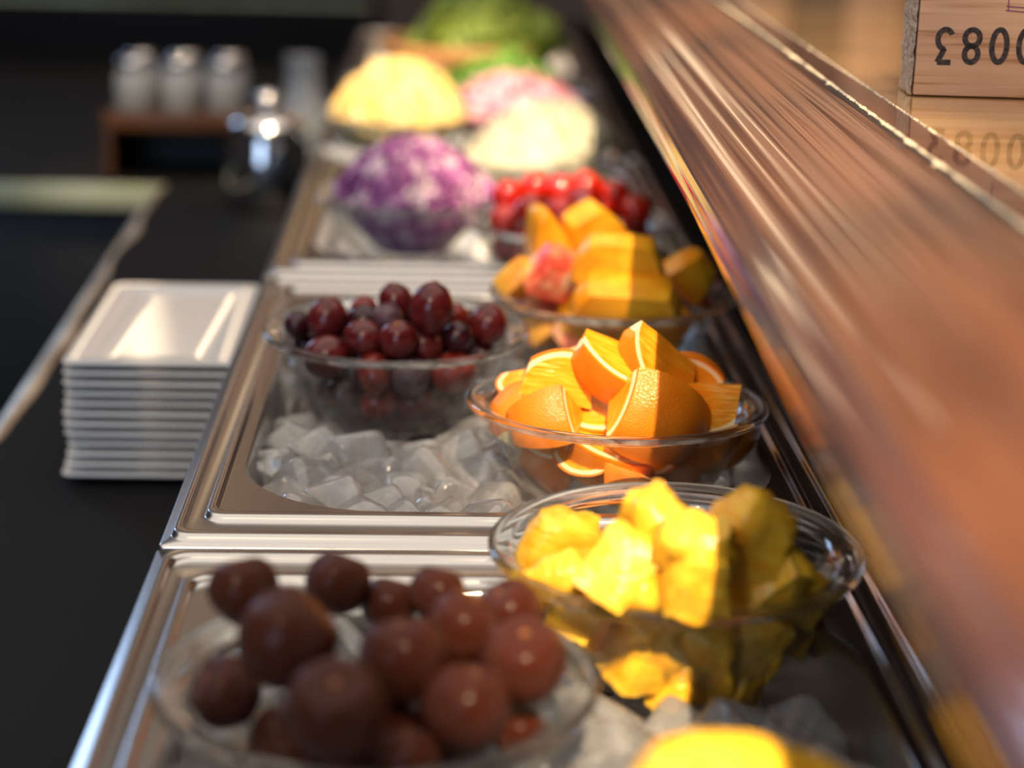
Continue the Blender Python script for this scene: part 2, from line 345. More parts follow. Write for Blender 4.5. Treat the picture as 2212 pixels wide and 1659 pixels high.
# ------------------------------------------------------------------ chilled unit carcass
XL, XRR = -0.1245, 0.1975
un = empty('buffet_carcass', (0, 0, Z0)); tag(un, 'dark carcass of the chilled buffet under the steel pans', 'counter')
box_obj('side_panel', (XL + 0.0035, -0.2, -Z0), (XL + 0.007, 3.2, -0.0045), M_dark, un)
box_obj('deck', (XRR + 0.002, -0.2, -0.02), (0.42, 3.2, -0.003), M_black, un)
box_obj('bottom_panel', (XL + 0.01, -0.2, -0.12), (XRR, 3.2, -0.10), M_dark, un)

# ------------------------------------------------------------------ steel pans
def rrect(x0, x1, y0, y1, r, z, n=10):
    pts = []
    for (cx, cy, a) in ((x1 - r, y1 - r, 0), (x0 + r, y1 - r, 90), (x0 + r, y0 + r, 180), (x1 - r, y0 + r, 270)):
        for i in range(n + 1):
            t = math.radians(a + 90 * i / n); pts.append((cx + r * math.cos(t), cy + r * math.sin(t), z))
    return pts
J1 = at(1000, 1186, 0).y
PITCH = 0.5285
PANL, PANW = PITCH - 0.002, XRR - XL
def loft(rings, cap=False):
    bm = bmesh.new(); rr = [[bm.verts.new(p) for p in r] for r in rings]; n = len(rings[0])
    for a, b in zip(rr, rr[1:]):
        for i in range(n): bm.faces.new((a[i], a[(i + 1) % n], b[(i + 1) % n], b[i]))
    if cap: bm.faces.new(rr[-1])
    return bm
def pan_meshes():
    W, L = PANW, PANL
    def ring(ix, iy, r, z): return rrect(ix, W - ix, iy, L - iy, r, z)
    rings = [ring(0, 0, 0.003, -0.006), ring(0, 0, 0.003, -0.001), ring(0.0012, 0.0012, 0.003, 0)]
    def ridge(ax, bx, ay, by, r0, h):
        out = []
        for t, z in ((0, 0), (.06, .12), (.14, .55), (.22, .9), (.30, 1), (.5, .97), (.70, 1), (.78, .9), (.86, .55), (.94, .12), (1, 0)):
            z *= h
            out.append(ring(ax + (bx - ax) * t, ay + (by - ay) * t, r0, z))
        return out
    rings += ridge(0.0042, 0.0098, 0.0055, 0.0165, 0.009, 0.0028)
    rings += [ring(0.0105, 0.0175, 0.009, 0.0)]
    rings += [ring(0.0160, 0.0300, 0.009, -0.0002)]
    rings += ridge(0.0165, 0.0222, 0.0310, 0.0420, 0.009, 0.0028)
    rings += [ring(0.0230, 0.0430, 0.009, 0.0), ring(0.0280, 0.0480, 0.070, 0.0)]
    rim = bm_mesh(loft(rings), 'pan_rim'); rim.materials.append(M_steel)
    rings = [ring(0.0280, 0.0480, 0.070, 0.0), ring(0.0290, 0.0490, 0.070, -0.0012), ring(0.0293, 0.0493, 0.070, -0.006), ring(0.031, 0.051, 0.070, -0.05), ring(0.036, 0.056, 0.066, -0.068), ring(0.046, 0.066, 0.058, -0.072)]
    well = bm_mesh(loft(rings, True), 'pan_well'); well.materials.append(M_steel_in)
    return rim, well
RIM, WELL = pan_meshes()
pan_y = []
PLAB = ['steel food pan nearest the viewer, under the dark round fruits and pineapple', 'steel food pan in focus holding the grape, orange and yellow fruit bowls',
        'blurred steel food pan with the tomato and purple cabbage bowls', 'farthest blurred steel food pan, holding the yellow and pink heaps', 'steel food pan at the far end under the wooden lettuce bowl']
for k in range(-1, 4):
    y0 = J1 + k * PITCH
    p = empty('food_pan', (XL, y0, Z0)); tag(p, PLAB[k + 1], 'food pan', 'steel pans sunk in a row in the counter')
    for nm, me in (('pan_rim', RIM), ('pan_well', WELL)):
        o = bpy.data.objects.new(nm, me); C.objects.link(o); o.parent = p
    pan_y.append(y0)

# ------------------------------------------------------------------ glass bowls
BR = 0.078
wall_out = [(0.0, -0.0600), (0.030, -0.0600), (0.034, -0.0585), (0.043, -0.052), (0.053, -0.040), (0.0605, -0.027), (0.0655, -0.015), (0.0680, -0.0075)]
rimp = [(0.0700, -0.0058), (0.0745, -0.0054), (0.0768, -0.0046), (0.0779, -0.0027), (0.0772, -0.0009), (0.0755, 0.0), (0.0738, -0.0005), (0.0718, -0.0016), (0.0695, -0.0019), (0.0672, -0.0032), (0.0655, -0.006)]
wall_in = [(0.0642, -0.010), (0.0628, -0.015), (0.0578, -0.027), (0.0505, -0.039), (0.041, -0.0495), (0.032, -0.055), (0.0, -0.0565)]
bm = lathe(wall_out + rimp + wall_in, 96)
bmesh.ops.recalc_face_normals(bm, faces=bm.faces[:])
for f in bm.faces:
    zc = f.calc_center_median().z; f.material_index = 0 if zc < -0.0076 else 1
BOWL = bm_mesh(bm, 'glass_bowl'); BOWL.materials.append(M_wall); BOWL.materials.append(M_rim)
def bowl_r(z):      # inner radius at z below the rim
    pts = [(0.066, 0.0)] + [(r, zz) for r, zz in wall_in]
    if z >= 0: return 0.066
    for (r0, z0), (r1, z1) in zip(pts, pts[1:]):
        if z1 <= z <= z0: return r0 + (r1 - r0) * (z - z0) / (z1 - z0)
    return 0.0
def bowl_ro(z):
    pts = wall_out[1:] + [(0.070, 0.01)]
    for (r0, z0), (r1, z1) in zip(pts, pts[1:]):
        if z0 <= z <= z1: return r0 + (r1 - r0) * (z - z0) / (z1 - z0)
    return 0.0
bowls = {}
def bowl(key, px, row, label, tilt=(0, 0), z=0.03):
    c = at(px, row, z)
    o = bpy.data.objects.new('glass_bowl', BOWL); C.objects.link(o); o.location = c
    o.rotation_euler = (math.radians(tilt[0]), math.radians(tilt[1]), 0)
    tag(o, label, 'bowl', 'round glass bowls standing in the ice'); bowls[key] = c; return c
bowl('orange', 1334, 859, 'clear glass bowl in sharp focus holding orange wedges', (-2.5, 0.4))
bowl('grape', 856, 704, 'clear glass bowl full of dark red grapes')
bowl('pine', 1459, 1170, 'clear glass bowl holding bright yellow pineapple chunks')
bowl('brown', 812, 1452, 'blurred glass bowl of dark brown round fruits in the foreground')
bowl('mango', 1322, 625, 'glass bowl of yellow fruit wedges behind the orange bowl')
bowl('tomato', 1225, 470, 'blurred glass bowl full of cherry tomatoes')
bowl('cabbage', 892, 415, 'blurred glass bowl with shredded purple cabbage')
bowl('white', 1152, 330, 'blurred glass bowl under the creamy white heap')
bowl('yellow', 862, 245, 'blurred glass bowl under the pale yellow heap')
bowl('pink', 1112, 236, 'blurred glass bowl under the pink heap')
bowl('herb', 1085, 178, 'blurred glass bowl with green herbs in front of the wooden bowl')
c = at(1640, 1880, 0.03); bowl('front', 1640, 1880, 'glass bowl at the bottom edge under the bright yellow fruit')

# ------------------------------------------------------------------ ice
def ice_mesh(k):
    random.seed(100 + k)
    bm = bmesh.new(); s = 0.0136
    bmesh.ops.create_cube(bm, size=2 * s)
    for v in bm.verts:
        v.co += Vector((U(-1, 1), U(-1, 1), U(-1, 1))) * 0.0028
        v.co.z *= U(0.85, 1.05)
    bmesh.ops.bevel(bm, geom=bm.edges[:], offset=0.0058, segments=3, profile=0.55, affect='EDGES', clamp_overlap=True)
    if k in (0, 5):      # hollow face, as machine ice has
        f = max(bm.faces, key=lambda f: f.calc_area() * (f.normal.z if f.normal.z > .3 else .01))
        r = bmesh.ops.inset_region(bm, faces=[f], thickness=0.0022, depth=0)
        c = f.calc_center_median()
        for v in f.verts: v.co += Vector((0, 0, -0.0045)) + (c - v.co) * 0.25
    for v in bm.verts:
        v.co += v.normal * 0.0009 * noise.noise(v.co * 160 + Vector((k, 0, 0)))
    me = bm_mesh(bm, 'ice_cube', True, 60); me.materials.append(M_ice); return me
ICE = [ice_mesh(k) for k in range(8)]
random.seed(11)
ilab = ['clear melting ice cube in the nearest pan beside pineapple and dark fruits', 'clear melting ice cube in the focused pan around grape and orange bowls',
        'blurred ice cube in the pan below the purple cabbage bowl']
def free(x, y, z, pad):
    for c in bowls.values():
        zz = z - 0.03
        r = max(bowl_ro(max(min(zz + q, 0.0), -0.0599)) if zz + q > -0.0599 else 0 for q in (-0.01, 0, 0.01))
        if (x - c.x) ** 2 + (y - c.y) ** 2 < (r + pad) ** 2 and r > 0: return False
    return True
n_ice = 0
for pi, k in enumerate((-1, 0, 1)):
    y0 = J1 + k * PITCH
    x0, x1, ya_, yb_ = XL + 0.034, XRR - 0.034, y0 + 0.055, y0 + PANL - 0.055
    xs = x0 + 0.010
    step = 0.0265
    row = 0
    yy = ya_ + 0.008
    if k == -1: yy = y0 + 0.14
    while yy < yb_ - 0.006:
        xx = xs + (0.5 * step if row % 2 else 0)
        while xx < x1 - 0.006:
            X, Y = xx + U(-.004, .004), yy + U(-.004, .004)
            z = U(-0.029, -0.020)
            for c in bowls.values():
                if math.hypot(X - c.x, Y - c.y + 0.03) < 0.062: z = min(z, -0.031)
            # keep to the rounded corners of the opening
            cxr, cyr = min(X - x0, x1 - X), min(Y - ya_, yb_ - Y)
            ok = True
            if cxr < 0.058 and cyr < 0.058 and math.hypot(0.058 - cxr, 0.058 - cyr) > 0.052: ok = False
            if not free(X, Y, z, 0.008):
                z -= 0.018
                if not free(X, Y, z, 0.010): ok = False
            if ok and n_ice < 300:
                o = bpy.data.objects.new('ice_cube', random.choice(ICE)); C.objects.link(o)
                o.location = (X, Y, Z0 + z); o.rotation_euler = (U(-.7, .7), U(-.7, .7), U(0, 6.3))
                s = U(0.95, 1.25); o.scale = (s, s * U(.85, 1.1), s * U(.85, 1.05))
                tag(o, ilab[pi], 'ice cube', ['ice cubes in the nearest pan', 'ice cubes in the focused pan', 'ice cubes in the blurred third pan'][pi]); n_ice += 1
            xx += step
        yy += step * 0.9; row += 1
SPECIAL = [(605, 985, 'rounded clear ice cube at the left corner of the focused pan'), (800, 1000, 'domed ice cube behind the front edge of the focused pan'),
 (760, 1065, 'ice cube with a bright highlight at the front edge, below the grapes'), (880, 1050, 'ice cube at the middle of the front edge of the focused pan'),
 (975, 1075, 'flat-topped ice cube at the front edge near the pineapple bowl'), (680, 1040, 'ice cube left of the highlighted one on the front edge'),
 (990, 1000, 'tall clear ice cube between the front edge and the orange bowl'), (660, 950, 'ice cube under the left side of the grape bowl'),
 (870, 955, 'ice cube just in front of the grape bowl base'), (1010, 935, 'pale ice cube between the grape bowl and orange bowl'),
 (1080, 1020, 'ice cube touching the left side of the orange bowl'), (1670, 1010, 'clear ice cube right of the orange bowl in the shade'),
 (1370, 1490, 'bright ice cube in front of the pineapple bowl'), (1500, 1530, 'ice cube behind the yellow fruit at the bottom edge'), (1800, 1500, 'shaded ice cube low at right in the nearest pan')]
inv = ROT.transposed(); cubes = [o for o in bpy.data.objects if o.name.startswith('ice_cube')]; used = set()
for px, row, lab in SPECIAL:
    best = None
    for o in cubes:
        if o.name in used: continue
        q = inv @ (o.location - CAM)
        if q.z >= 0: continue
        d = math.hypot(CX - q.x / q.z * FPX - px, CY + q.y / q.z * FPX - row)
        if best is None or d < best[0]: best = (d, o)
    if best and best[0] < 90: used.add(best[1].name); best[1]['label'] = lab
# packed ice under the cubes and in the far pans; white bed also brightens the cubes
for k in range(-1, 4):
    y0 = J1 + k * PITCH; bm = bmesh.new(); nx, ny = 40, 66; g = []
    zt = -0.044 if k < 2 else -0.026
    for j in range(ny + 1):
        rr = []
        for i in range(nx + 1):
            X = XL + 0.034 + (PANW - 0.068) * i / nx; Y = y0 + 0.054 + (PANL - 0.108) * j / ny
            z = zt + 0.006 * noise.noise(Vector((X * 70, Y * 70, k))) + 0.004 * noise.noise(Vector((X * 160, Y * 160, k)))
            for c in bowls.values():
                d = math.hypot(X - c.x, Y - c.y)
                for q in range(12):
                    zq = -0.0599 + q * 0.005
                    if d < bowl_ro(zq) + 0.004: z = min(z, 0.03 + zq - 0.003); break
            rr.append(bm.verts.new((X, Y - y0, max(z, -0.066))))
        g.append(rr)
    for j in range(ny):
        for i in range(nx): bm.faces.new((g[j][i], g[j][i + 1], g[j + 1][i + 1], g[j + 1][i]))
    o = link('packed_ice', bm_mesh(bm, 'packed_ice'), M_icebed, None, (0, y0, Z0))
    tag(o, ['packed crushed ice low in the nearest pan', 'packed crushed ice low in the pan under the oranges and grapes', 'packed crushed ice under the cabbage and tomato bowls',
            'packed crushed ice under the far yellow and pink bowls', 'packed crushed ice under the far green bowls'][k + 1], 'ice', kind='stuff')

# ------------------------------------------------------------------ orange wedges
def lune(r0, r1, th, nphi=20, nth=10, bumpk=0.0):
    bm = bmesh.new()
    def P(r, p, t):
        a = -th / 2 + th * t
        return Vector((r * math.cos(p), -r * math.sin(p) * math.sin(a), r * math.sin(p) * math.cos(a)))
    def grid(r):
        g = []
        for i in range(nphi + 1):
            p = math.pi * i / nphi
            if i in (0, nphi): g.append([bm.verts.new(P(r, p, 0))] * (nth + 1))
            else: g.append([bm.verts.new(P(r, p, j / nth)) for j in range(nth + 1)])
        return g
    def quads(f):
        vs = []
        for v in f:
            if v not in vs: vs.append(v)
        if len(vs) > 2:
            try: bm.faces.new(vs)
            except ValueError: pass
    go = grid(r1)
    for i in range(nphi):
        for j in range(nth): quads((go[i][j], go[i][j + 1], go[i + 1][j + 1], go[i + 1][j]))
    if r0 > 0:
        gi = grid(r0)
        for i in range(nphi):
            for j in range(nth): quads((gi[i][j], gi[i + 1][j], gi[i + 1][j + 1], gi[i][j + 1]))
        for j in (0, nth):
            for i in range(nphi): quads((go[i][j], go[i + 1][j], gi[i + 1][j], gi[i][j]))
        for i in (0, nphi): quads((go[i][0], gi[i][0]))
    else:
        nr = 6; ax = [bm.verts.new((r1 * math.cos(math.pi * i / nphi), 0, 0)) for i in range(1, nphi)]
        ax = [go[0][0]] + ax + [go[nphi][0]]
        for j in (0, nth):
            cols = [ax]
            for q in range(1, nr):
                c = [ax[0]]
                for i in range(1, nphi):
                    v = ax[i].co.lerp(go[i][j].co, q / nr)
                    nn = Vector((0, -math.cos(th / 2), -math.sin(th / 2))) if j == nth else Vector((0, math.cos(th / 2), -math.sin(th / 2)))
                    v = v + nn * bumpk * noise.noise(v * 130 + Vector((j, 3, 0)))
                    c.append(bm.verts.new(v))
                c.append(ax[nphi]); cols.append(c)
            cols.append([go[i][j] for i in range(nphi + 1)])
            for a, b in zip(cols, cols[1:]):
                for i in range(nphi): quads((a[i], a[i + 1], b[i + 1], b[i]))
    return bm
def cutm(bm, x, side, slant=0.0):
    n = Vector((side, 0, slant)).normalized()
    bmesh.ops.bisect_plane(bm, geom=bm.verts[:] + bm.edges[:] + bm.faces[:], plane_co=Vector((x, 0, 0)), plane_no=n, clear_outer=True)
    es = [e for e in bm.edges if e.is_boundary]
    if es:
        bmesh.ops.holes_fill(bm, edges=es, sides=0)
    return bm
wcache = {}
def wedge_meshes(th, x0, x1, sl):
    key = (th, x0, x1, sl)
    if key in wcache: return wcache[key]
    out = []
    for nm, r0, r1, m in (('peel', 0.0282, 0.0300, M_peel), ('pith', 0.0254, 0.0282, M_pith), ('flesh', 0.0, 0.0254, M_flesh)):
        bm = lune(r0, r1, math.radians(th) * (1.0 if nm != 'flesh' else 0.995), bumpk=0.0012)
        bm.normal_update()
        if x1 < 0.029: cutm(bm, x1, 1, sl)
        if x0 > -0.029: cutm(bm, x0, -1, sl * 0.6)
        for v in bm.verts:
            v.co += Vector((0, 0, 1)) * 0.0006 * noise.noise(v.co * 60) + Vector((0, 1, 0)) * 0.0008 * noise.noise(v.co * 50 + Vector((5, 5, 5)))
        me = bm_mesh(bm, nm, True, 38); me.materials.append(m); out.append((nm, me))
    wcache[key] = out; return out
def basis(axis, bis):
    X = Vector(axis).normalized(); Zv = Vector(bis); Zv = (Zv - X * Zv.dot(X)).normalized(); Yv = Zv.cross(X)
    return Matrix((X, Yv, Zv)).transposed()
OC = bowls['orange']
def wedge(px, row, z, axis, bis, label=None, th=78, x0=-0.030, x1=0.018, sl=0.15, s=1.0, name='orange_wedge'):
    p = at(px, row, z); b = basis(axis, bis)
    mid = b @ Vector(((x0 + x1) / 2, 0, 0.014))
    e = empty(name, p); e.matrix_world = Matrix.Translation(p - mid * s) @ b.to_4x4() @ Matrix.Scale(s, 4)
    tag(e, label or 'orange wedge pressed low in the bowl, seen through the glass wall', 'orange wedge', 'orange wedges in the focused bowl')
    for nm, me in wedge_meshes(th, x0, x1, sl):
        o = bpy.data.objects.new(nm, me); C.objects.link(o); o.parent = e
    return e
wedge(1203, 822, 0.037, (1, 0.05, -0.20), (-0.12, 0.70, 0.72), 'orange wedge standing with arched rim and cut flesh facing the viewer, left', 66, -0.024, 0.017, 0.3, 0.95)
wedge(1176, 908, 0.022, (0.96, 0.05, 0.24), (-0.1, -0.9, 0.35), 'orange wedge at front left with torn membrane at its right tip', 62, -0.028, 0.014, 0.35, 1.0)
wedge(1352, 806, 0.044, (0.88, 0.1, -0.40), (-0.45, -0.62, -0.60), 'long orange wedge with its flesh facing up, in the middle of heap', 58, -0.024, 0.027, -0.2, 1.05)
wedge(1412, 785, 0.049, (0.70, 0.35, -0.62), (-0.72, -0.30, -0.45), 'topmost orange wedge with a pointed bright pith tip', 52, -0.026, 0.020, -0.3, 0.95)
wedge(1432, 905, 0.026, (0.90, 0.02, -0.36), (-0.05, -0.97, 0.10), 'large orange wedge peel outward, crossed by the shadow edge', 84, -0.016, 0.030, 0.25, 1.18)
wedge(1535, 865, 0.032, (0.85, -0.35, 0.10), (0.25, 0.55, -0.75), 'shaded orange wedge at right with flesh showing', 75, -0.018, 0.022, 0.3, 0.95)
wedge(1490, 815, 0.036, (0.9, -0.2, -0.45), (0.3, 0.3, 0.9), 'shaded orange wedge at back right behind the topmost one', 62, -0.026, 0.020, 0.2, 0.85)
wedge(1262, 792, 0.034, (0.9, 0.2, 0.25), (0.1, 0.75, -0.6), 'pale orange wedge at the back left of heap, flesh up', 75, -0.026, 0.020, 0.2, 0.9)
wedge(1128, 848, 0.026, (0.2, 0.95, 0.2), (-0.6, 0.1, -0.6), 'small pale orange wedge against the left glass rim', 70, -0.026, 0.016, 0.2, 0.75)
wedge(1116, 892, 0.020, (0.4, 0.8, 0.4), (-0.75, -0.55, 0.5), 'orange wedge at far left with only its peel showing', 60, -0.026, 0.018, 0.2, 0.8)
wedge(1330, 985, 0.002, (0.92, 0.02, -0.26), (-0.30, -0.70, -0.68), 'orange wedge low in front, flesh upward behind the glass', 64, -0.022, 0.028, 0.15, 1.12)
wedge(1285, 905, 0.016, (1, 0.1, -0.05), (0, -0.4, -0.95), 'orange wedge lying flat in the middle, yellow flesh up', 80, -0.022, 0.022, 0.2, 0.95)
wedge(1190, 985, -0.006, (0.9, -0.1, -0.3), (-0.5, -0.8, 0.1), 'orange wedge low at left behind the misted glass', 80, -0.022, 0.018, 0.2, .9)
wedge(1235, 960, 0.000, (0.8, 0.1, 0.5), (-0.1, -0.9, 0.1), 'orange wedge low behind the front one, peel outward', 70, -0.028, 0.018, 0.2, 0.95)
wedge(1550, 950, 0.004, (0.70, 0.5, 0.35), (0.5, -0.6, -0.6), 'shaded orange wedge low at right, thin pith line', 70, -0.028, 0.020, 0.2, 1.0)
wedge(1440, 975, -0.004, (0.85, 0.05, -0.3), (0.1, -0.95, 0.1), 'shaded orange wedge low behind the glass, right of front one', 80, -0.026, 0.022, 0.2, 1.0)
for q in range(7):
    a = q * 0.9 + 0.4; rr = 0.022 + 0.012 * (q % 2)
    b = basis((U(-1, 1), U(-1, 1), U(-.3, .3)), (U(-1, 1), U(-1, 1), U(-1, 1)))
    p = OC + Vector((rr * math.cos(a), rr * math.sin(a), -0.022 - 0.008 * (q % 3)))
    e = empty('orange_wedge', p); e.matrix_world = Matrix.Translation(p - b @ Vector((-0.005, 0, 0.013))) @ b.to_4x4() @ Matrix.Scale(0.72, 4)
    tag(e, 'orange wedge pressed low in the bowl, seen through the glass wall', 'orange wedge', 'orange wedges in the focused bowl')
    for nm, me in wedge_meshes(78, -0.030, 0.018, 0.15):
        o = bpy.data.objects.new(nm, me); C.objects.link(o); o.parent = e

# ------------------------------------------------------------------ spheres in bowls: relax so they touch but do not intersect
def relax(items, c, it=60):
    P = [i[0].copy() for i in items]; Rr = [i[1] for i in items]
    P0 = [p.copy() for p in P]
    for _ in range(it):
        for i in range(len(P)):
            for j in range(i):
                d = P[i] - P[j]; L = d.length; m = (Rr[i] + Rr[j]) * 0.97
                if 1e-6 < L < m:
                    k = d / L * (m - L) * 0.5
                    wi, wj = items[i][2], items[j][2]
                    P[i] += k * 2 * wj / (wi + wj); P[j] -= k * 2 * wi / (wi + wj)
            q = P[i] - c; zz = q.z - Rr[i] * 0.5
            rad = math.hypot(q.x, q.y); lim = bowl_r(min(zz, 0)) - Rr[i] * 0.92
            if q.z < 0.012 and lim > 0 and rad > lim:
                P[i].x = c.x + q.x / rad * lim; P[i].y = c.y + q.y / rad * lim
            if q.z < -0.0565 + Rr[i]: P[i].z = c.z - 0.0565 + Rr[i]
    return P

# grapes
def grape_mesh(k, m):
    bm = bmesh.new(); bmesh.ops.create_uvsphere(bm, u_segments=28, v_segments=18, radius=1)
    for v in bm.verts:
        v.co *= 1 + 0.03 * noise.noise(v.co * 1.3 + Vector((k * 3, 0, 0)))
        if v.co.z > 0.93: v.co.z -= 0.35 * (v.co.z - 0.93)
    me = bm_mesh(bm, 'grape'); me.materials.append(m); return me
GM = [grape_mesh(k, m) for k, m in enumerate(M_grapes)]
bm = lathe([(0, 1.03), (0.10, 1.03), (0.16, 1.0), (0.17, 0.95)], 12); SCAR = bm_mesh(bm, 'stem_scar'); SCAR.materials.append(M_bstem)
gc = bowls['grape']
GL = [  # px, row, z, radius px, mesh, stretch, axis, label
 (643, 702, .030, 31, 1, 1.0, (0, .6, 1), 'small near-black grape at the far left of the bowl'),
 (720, 697, .034, 43, 0, 1.15, (.2, .3, 1), 'large red grape second from the left on top'),
 (787, 676, .036, 31, 3, 1.1, (0, .5, 1), 'red grape behind, between the second grape and the tall back one'),
 (856, 656, .045, 38, 0, 1.2, (-.4, .2, 1), 'tall red grape at the top back of the heap, left of centre'),
 (924, 682, .046, 48, 0, 1.22, (.15, .1, 1), 'largest upright red grape at the top centre of heap'),
 (790, 738, .030, 40, 0, 1.15, (1, -.4, -.1), 'red grape lying sideways with its stem scar at right'),
 (840, 702, .036, 33, 2, 1.0, (0, .6, 1), 'dusty grey-purple grape in the middle of the heap'),
 (876, 740, .032, 42, 0, 1.05, (-.1, -.45, 1), 'grape with an orange stem scar on top, front centre'),
 (983, 692, .034, 31, 3, 1.1, (.3, .3, 1), 'reddish grape half hidden right of the largest one'),
 (987, 737, .030, 34, 1, 1.0, (0, .6, 1), 'dark grape with a bright round highlight, front right'),
 (1053, 712, .030, 42, 0, 1.1, (.3, .3, 1), 'plum-red grape at the far right of the bowl'),
 (812, 812, .012, 36, 3, 1.35, (.1, -.5, -1), 'long grape hanging down behind the front glass'),
 (695, 818, .008, 48, 0, 1.1, (1, 0, .2), 'grape at lower left behind the glass'),
 (888, 825, .010, 42, 2, 1.0, (0, .6, 1), 'dusty grape low in the middle behind the glass'),
 (983, 815, .010, 46, 3, 1.15, (1, .2, 0), 'bright red grape low at right behind the glass'),
 (1062, 778, .012, 38, 1, 1.1, (.3, 0, 1), 'dark grape at the lower right behind the glass'),
 (652, 742, .016, 32, 1, 1.1, (0, .6, 1), 'black grape just under the small one at far left'),
 (730, 772, .014, 34, 0, 1.1, (.5, .6, 1), None), (930, 775, .012, 34, 1, 1.1, (.5, .6, 1), None),
 (890, 868, -.004, 38, 0, 1.1, (.8, .3, .3), None), (800, 885, -.006, 40, 3, 1.1, (.8, .3, .3), None), (735, 872, -.008, 38, 0, 1.1, (.8, .3, .3), None),
 (960, 872, -.006, 38, 0, 1.1, (.2, .3, .9), None), (1020, 840, -.004, 34, 1, 1.1, (.2, .3, .9), None), (860, 905, -.014, 34, 0, 1.1, (.2, .3, .9), None)]
items = []
for g in GL:
    p = at(g[0], g[1], g[2]); rr = g[3] / (FPX / ((p - CAM).length)); items.append((p, rr * (1 + (g[5] - 1) * .3), 4.0))
for q in range(26):
    a = q * 2.4; rad = 0.006 + 0.036 * ((q * 37) % 26) / 26
    items.append((gc + Vector((rad * math.cos(a), rad * math.sin(a) - 0.004, -0.045 + 0.035 * (q / 26))), 0.0112, 1.0))
for q in range(5): items.append((gc + Vector((-0.035 + 0.018 * q, 0.035, -0.008)), 0.0105, 1.0))
PP = relax(items, gc)
for q, p in enumerate(PP):
    g = GL[q] if q < len(GL) else (0, 0, 0, 0, (0, 1, 1)[q % 3], 1.12, (U(-1, 1), U(-1, 1), U(-1, 1)), None)
    r = items[q][1] / (1 + (g[5] - 1) * .3) * 1.0
    b = Vector(g[6]).normalized().to_track_quat('Z', 'X').to_matrix().to_4x4()
    o = bpy.data.objects.new('grape', GM[g[4]]); C.objects.link(o)
    o.matrix_world = Matrix.Translation(p) @ b @ Matrix.Diagonal((r, r, r * g[5], 1))
    tag(o, g[7] or 'dark red grape packed low among the others, seen through the glass', 'grape', 'grapes in the glass bowl')
    s = bpy.data.objects.new('stem_scar', SCAR); C.objects.link(s); s.parent = o

# dark brown round fruits
def brown_mesh(k):
    bm = bmesh.new(); bmesh.ops.create_uvsphere(bm, u_segments=32, v_segments=22, radius=1)
    for v in bm.verts:
        n = v.co.normalized(); d = n.z
        v.co *= 1 + 0.05 * noise.noise(n * 1.6 + Vector((k * 5, 0, 0))) + 0.018 * noise.noise(n * 5 + Vector((k, 2, 0)))
        if d > 0.72: v.co *= 1 - 0.22 * ((d - 0.72) / 0.28) ** 1.5
    me = bm_mesh(bm, 'dark_round_fruit'); me.materials.append(M_brown); return me
BM_ = [brown_mesh(k) for k in range(4)]
bm = lathe([(0, 0.82), (0.06, 0.815), (0.10, 0.79)], 10); BSC = bm_mesh(bm, 'stem_dimple'); BSC.materials.append(M_bstem)
bc = bowls['brown']
BL = [(527, 1272, .050, 78, (-.3, .3, 1), 'dark brown fruit at the back left of the foreground bowl'),
 (622, 1378, .052, 112, (.7, .1, .7), 'big dark brown fruit at left with a soft pinkish highlight'),
 (482, 1495, .024, 80, (-.6, -.2, .6), 'tall dark brown fruit against the left glass'),
 (726, 1532, .046, 112, (.0, -.45, .9), 'largest dark brown fruit in front with a dimple facing up'),
 (868, 1428, .044, 98, (-.1, .2, 1), 'reddish brown fruit in the centre of the foreground bowl'),
 (742, 1262, .042, 72, (.4, .3, 1), 'brown fruit at the back, left of centre, orange-brown underside'),
 (845, 1262, .034, 62, (.2, .3, 1), 'small brown fruit at the back centre'),
 (936, 1282, .040, 64, (.2, .3, 1), 'brown fruit at back right with a round highlight'),
 (1020, 1352, .042, 84, (.4, .2, 1), 'brown fruit between the back ones and the dimpled right one'),
 (1125, 1318, .042, 72, (-.5, -.2, .8), 'dark fruit at upper right with a deep dimple'),
 (1165, 1430, .040, 98, (.0, -.3, 1), 'wrinkled dark fruit at the right glass wall'),
 (1034, 1540, .038, 98, (.2, .1, 1), 'brown fruit at front right with a pink highlight'),
 (882, 1645, .024, 72, (0, .2, 1), 'small brown fruit cut by the bottom edge of the picture'),
 (1132, 1580, .012, 62, (0, 0, 1), 'orange-brown fruit low at right behind the front one'),
 (640, 1640, .014, 70, (0, 0, 1), 'dark fruit low at front left near the glass')]
items = []
for g in BL:
    p = at(g[0], g[1], g[2]); items.append((p, g[3] * (p - CAM).length / FPX * 0.98, 5.0))
for q in range(9):
    a = q * 2.4; rad = 0.038 * math.sqrt((q + .5) / 9)
    items.append((bc + Vector((rad * math.cos(a), rad * math.sin(a), -0.035 + 0.012 * (q % 3))), 0.0145, 1.0))
PP = relax(items, bc)
for q, p in enumerate(PP):
    g = BL[q] if q < len(BL) else (0, 0, 0, 0, (U(-1, 1), U(-1, 1), 1), 'dark brown fruit at the bottom of the foreground bowl')
    b = Vector(g[4]).normalized().to_track_quat('Z', 'X').to_matrix().to_4x4(); r = items[q][1]
    o = bpy.data.objects.new('dark_round_fruit', BM_[q % 4]); C.objects.link(o)
    o.matrix_world = Matrix.Translation(p) @ b @ Matrix.Diagonal((r, r, r * 1.02, 1))
    tag(o, g[5], 'fruit', 'dark brown fruits in the foreground bowl')
    s = bpy.data.objects.new('stem_dimple', BSC); C.objects.link(s); s.parent = o

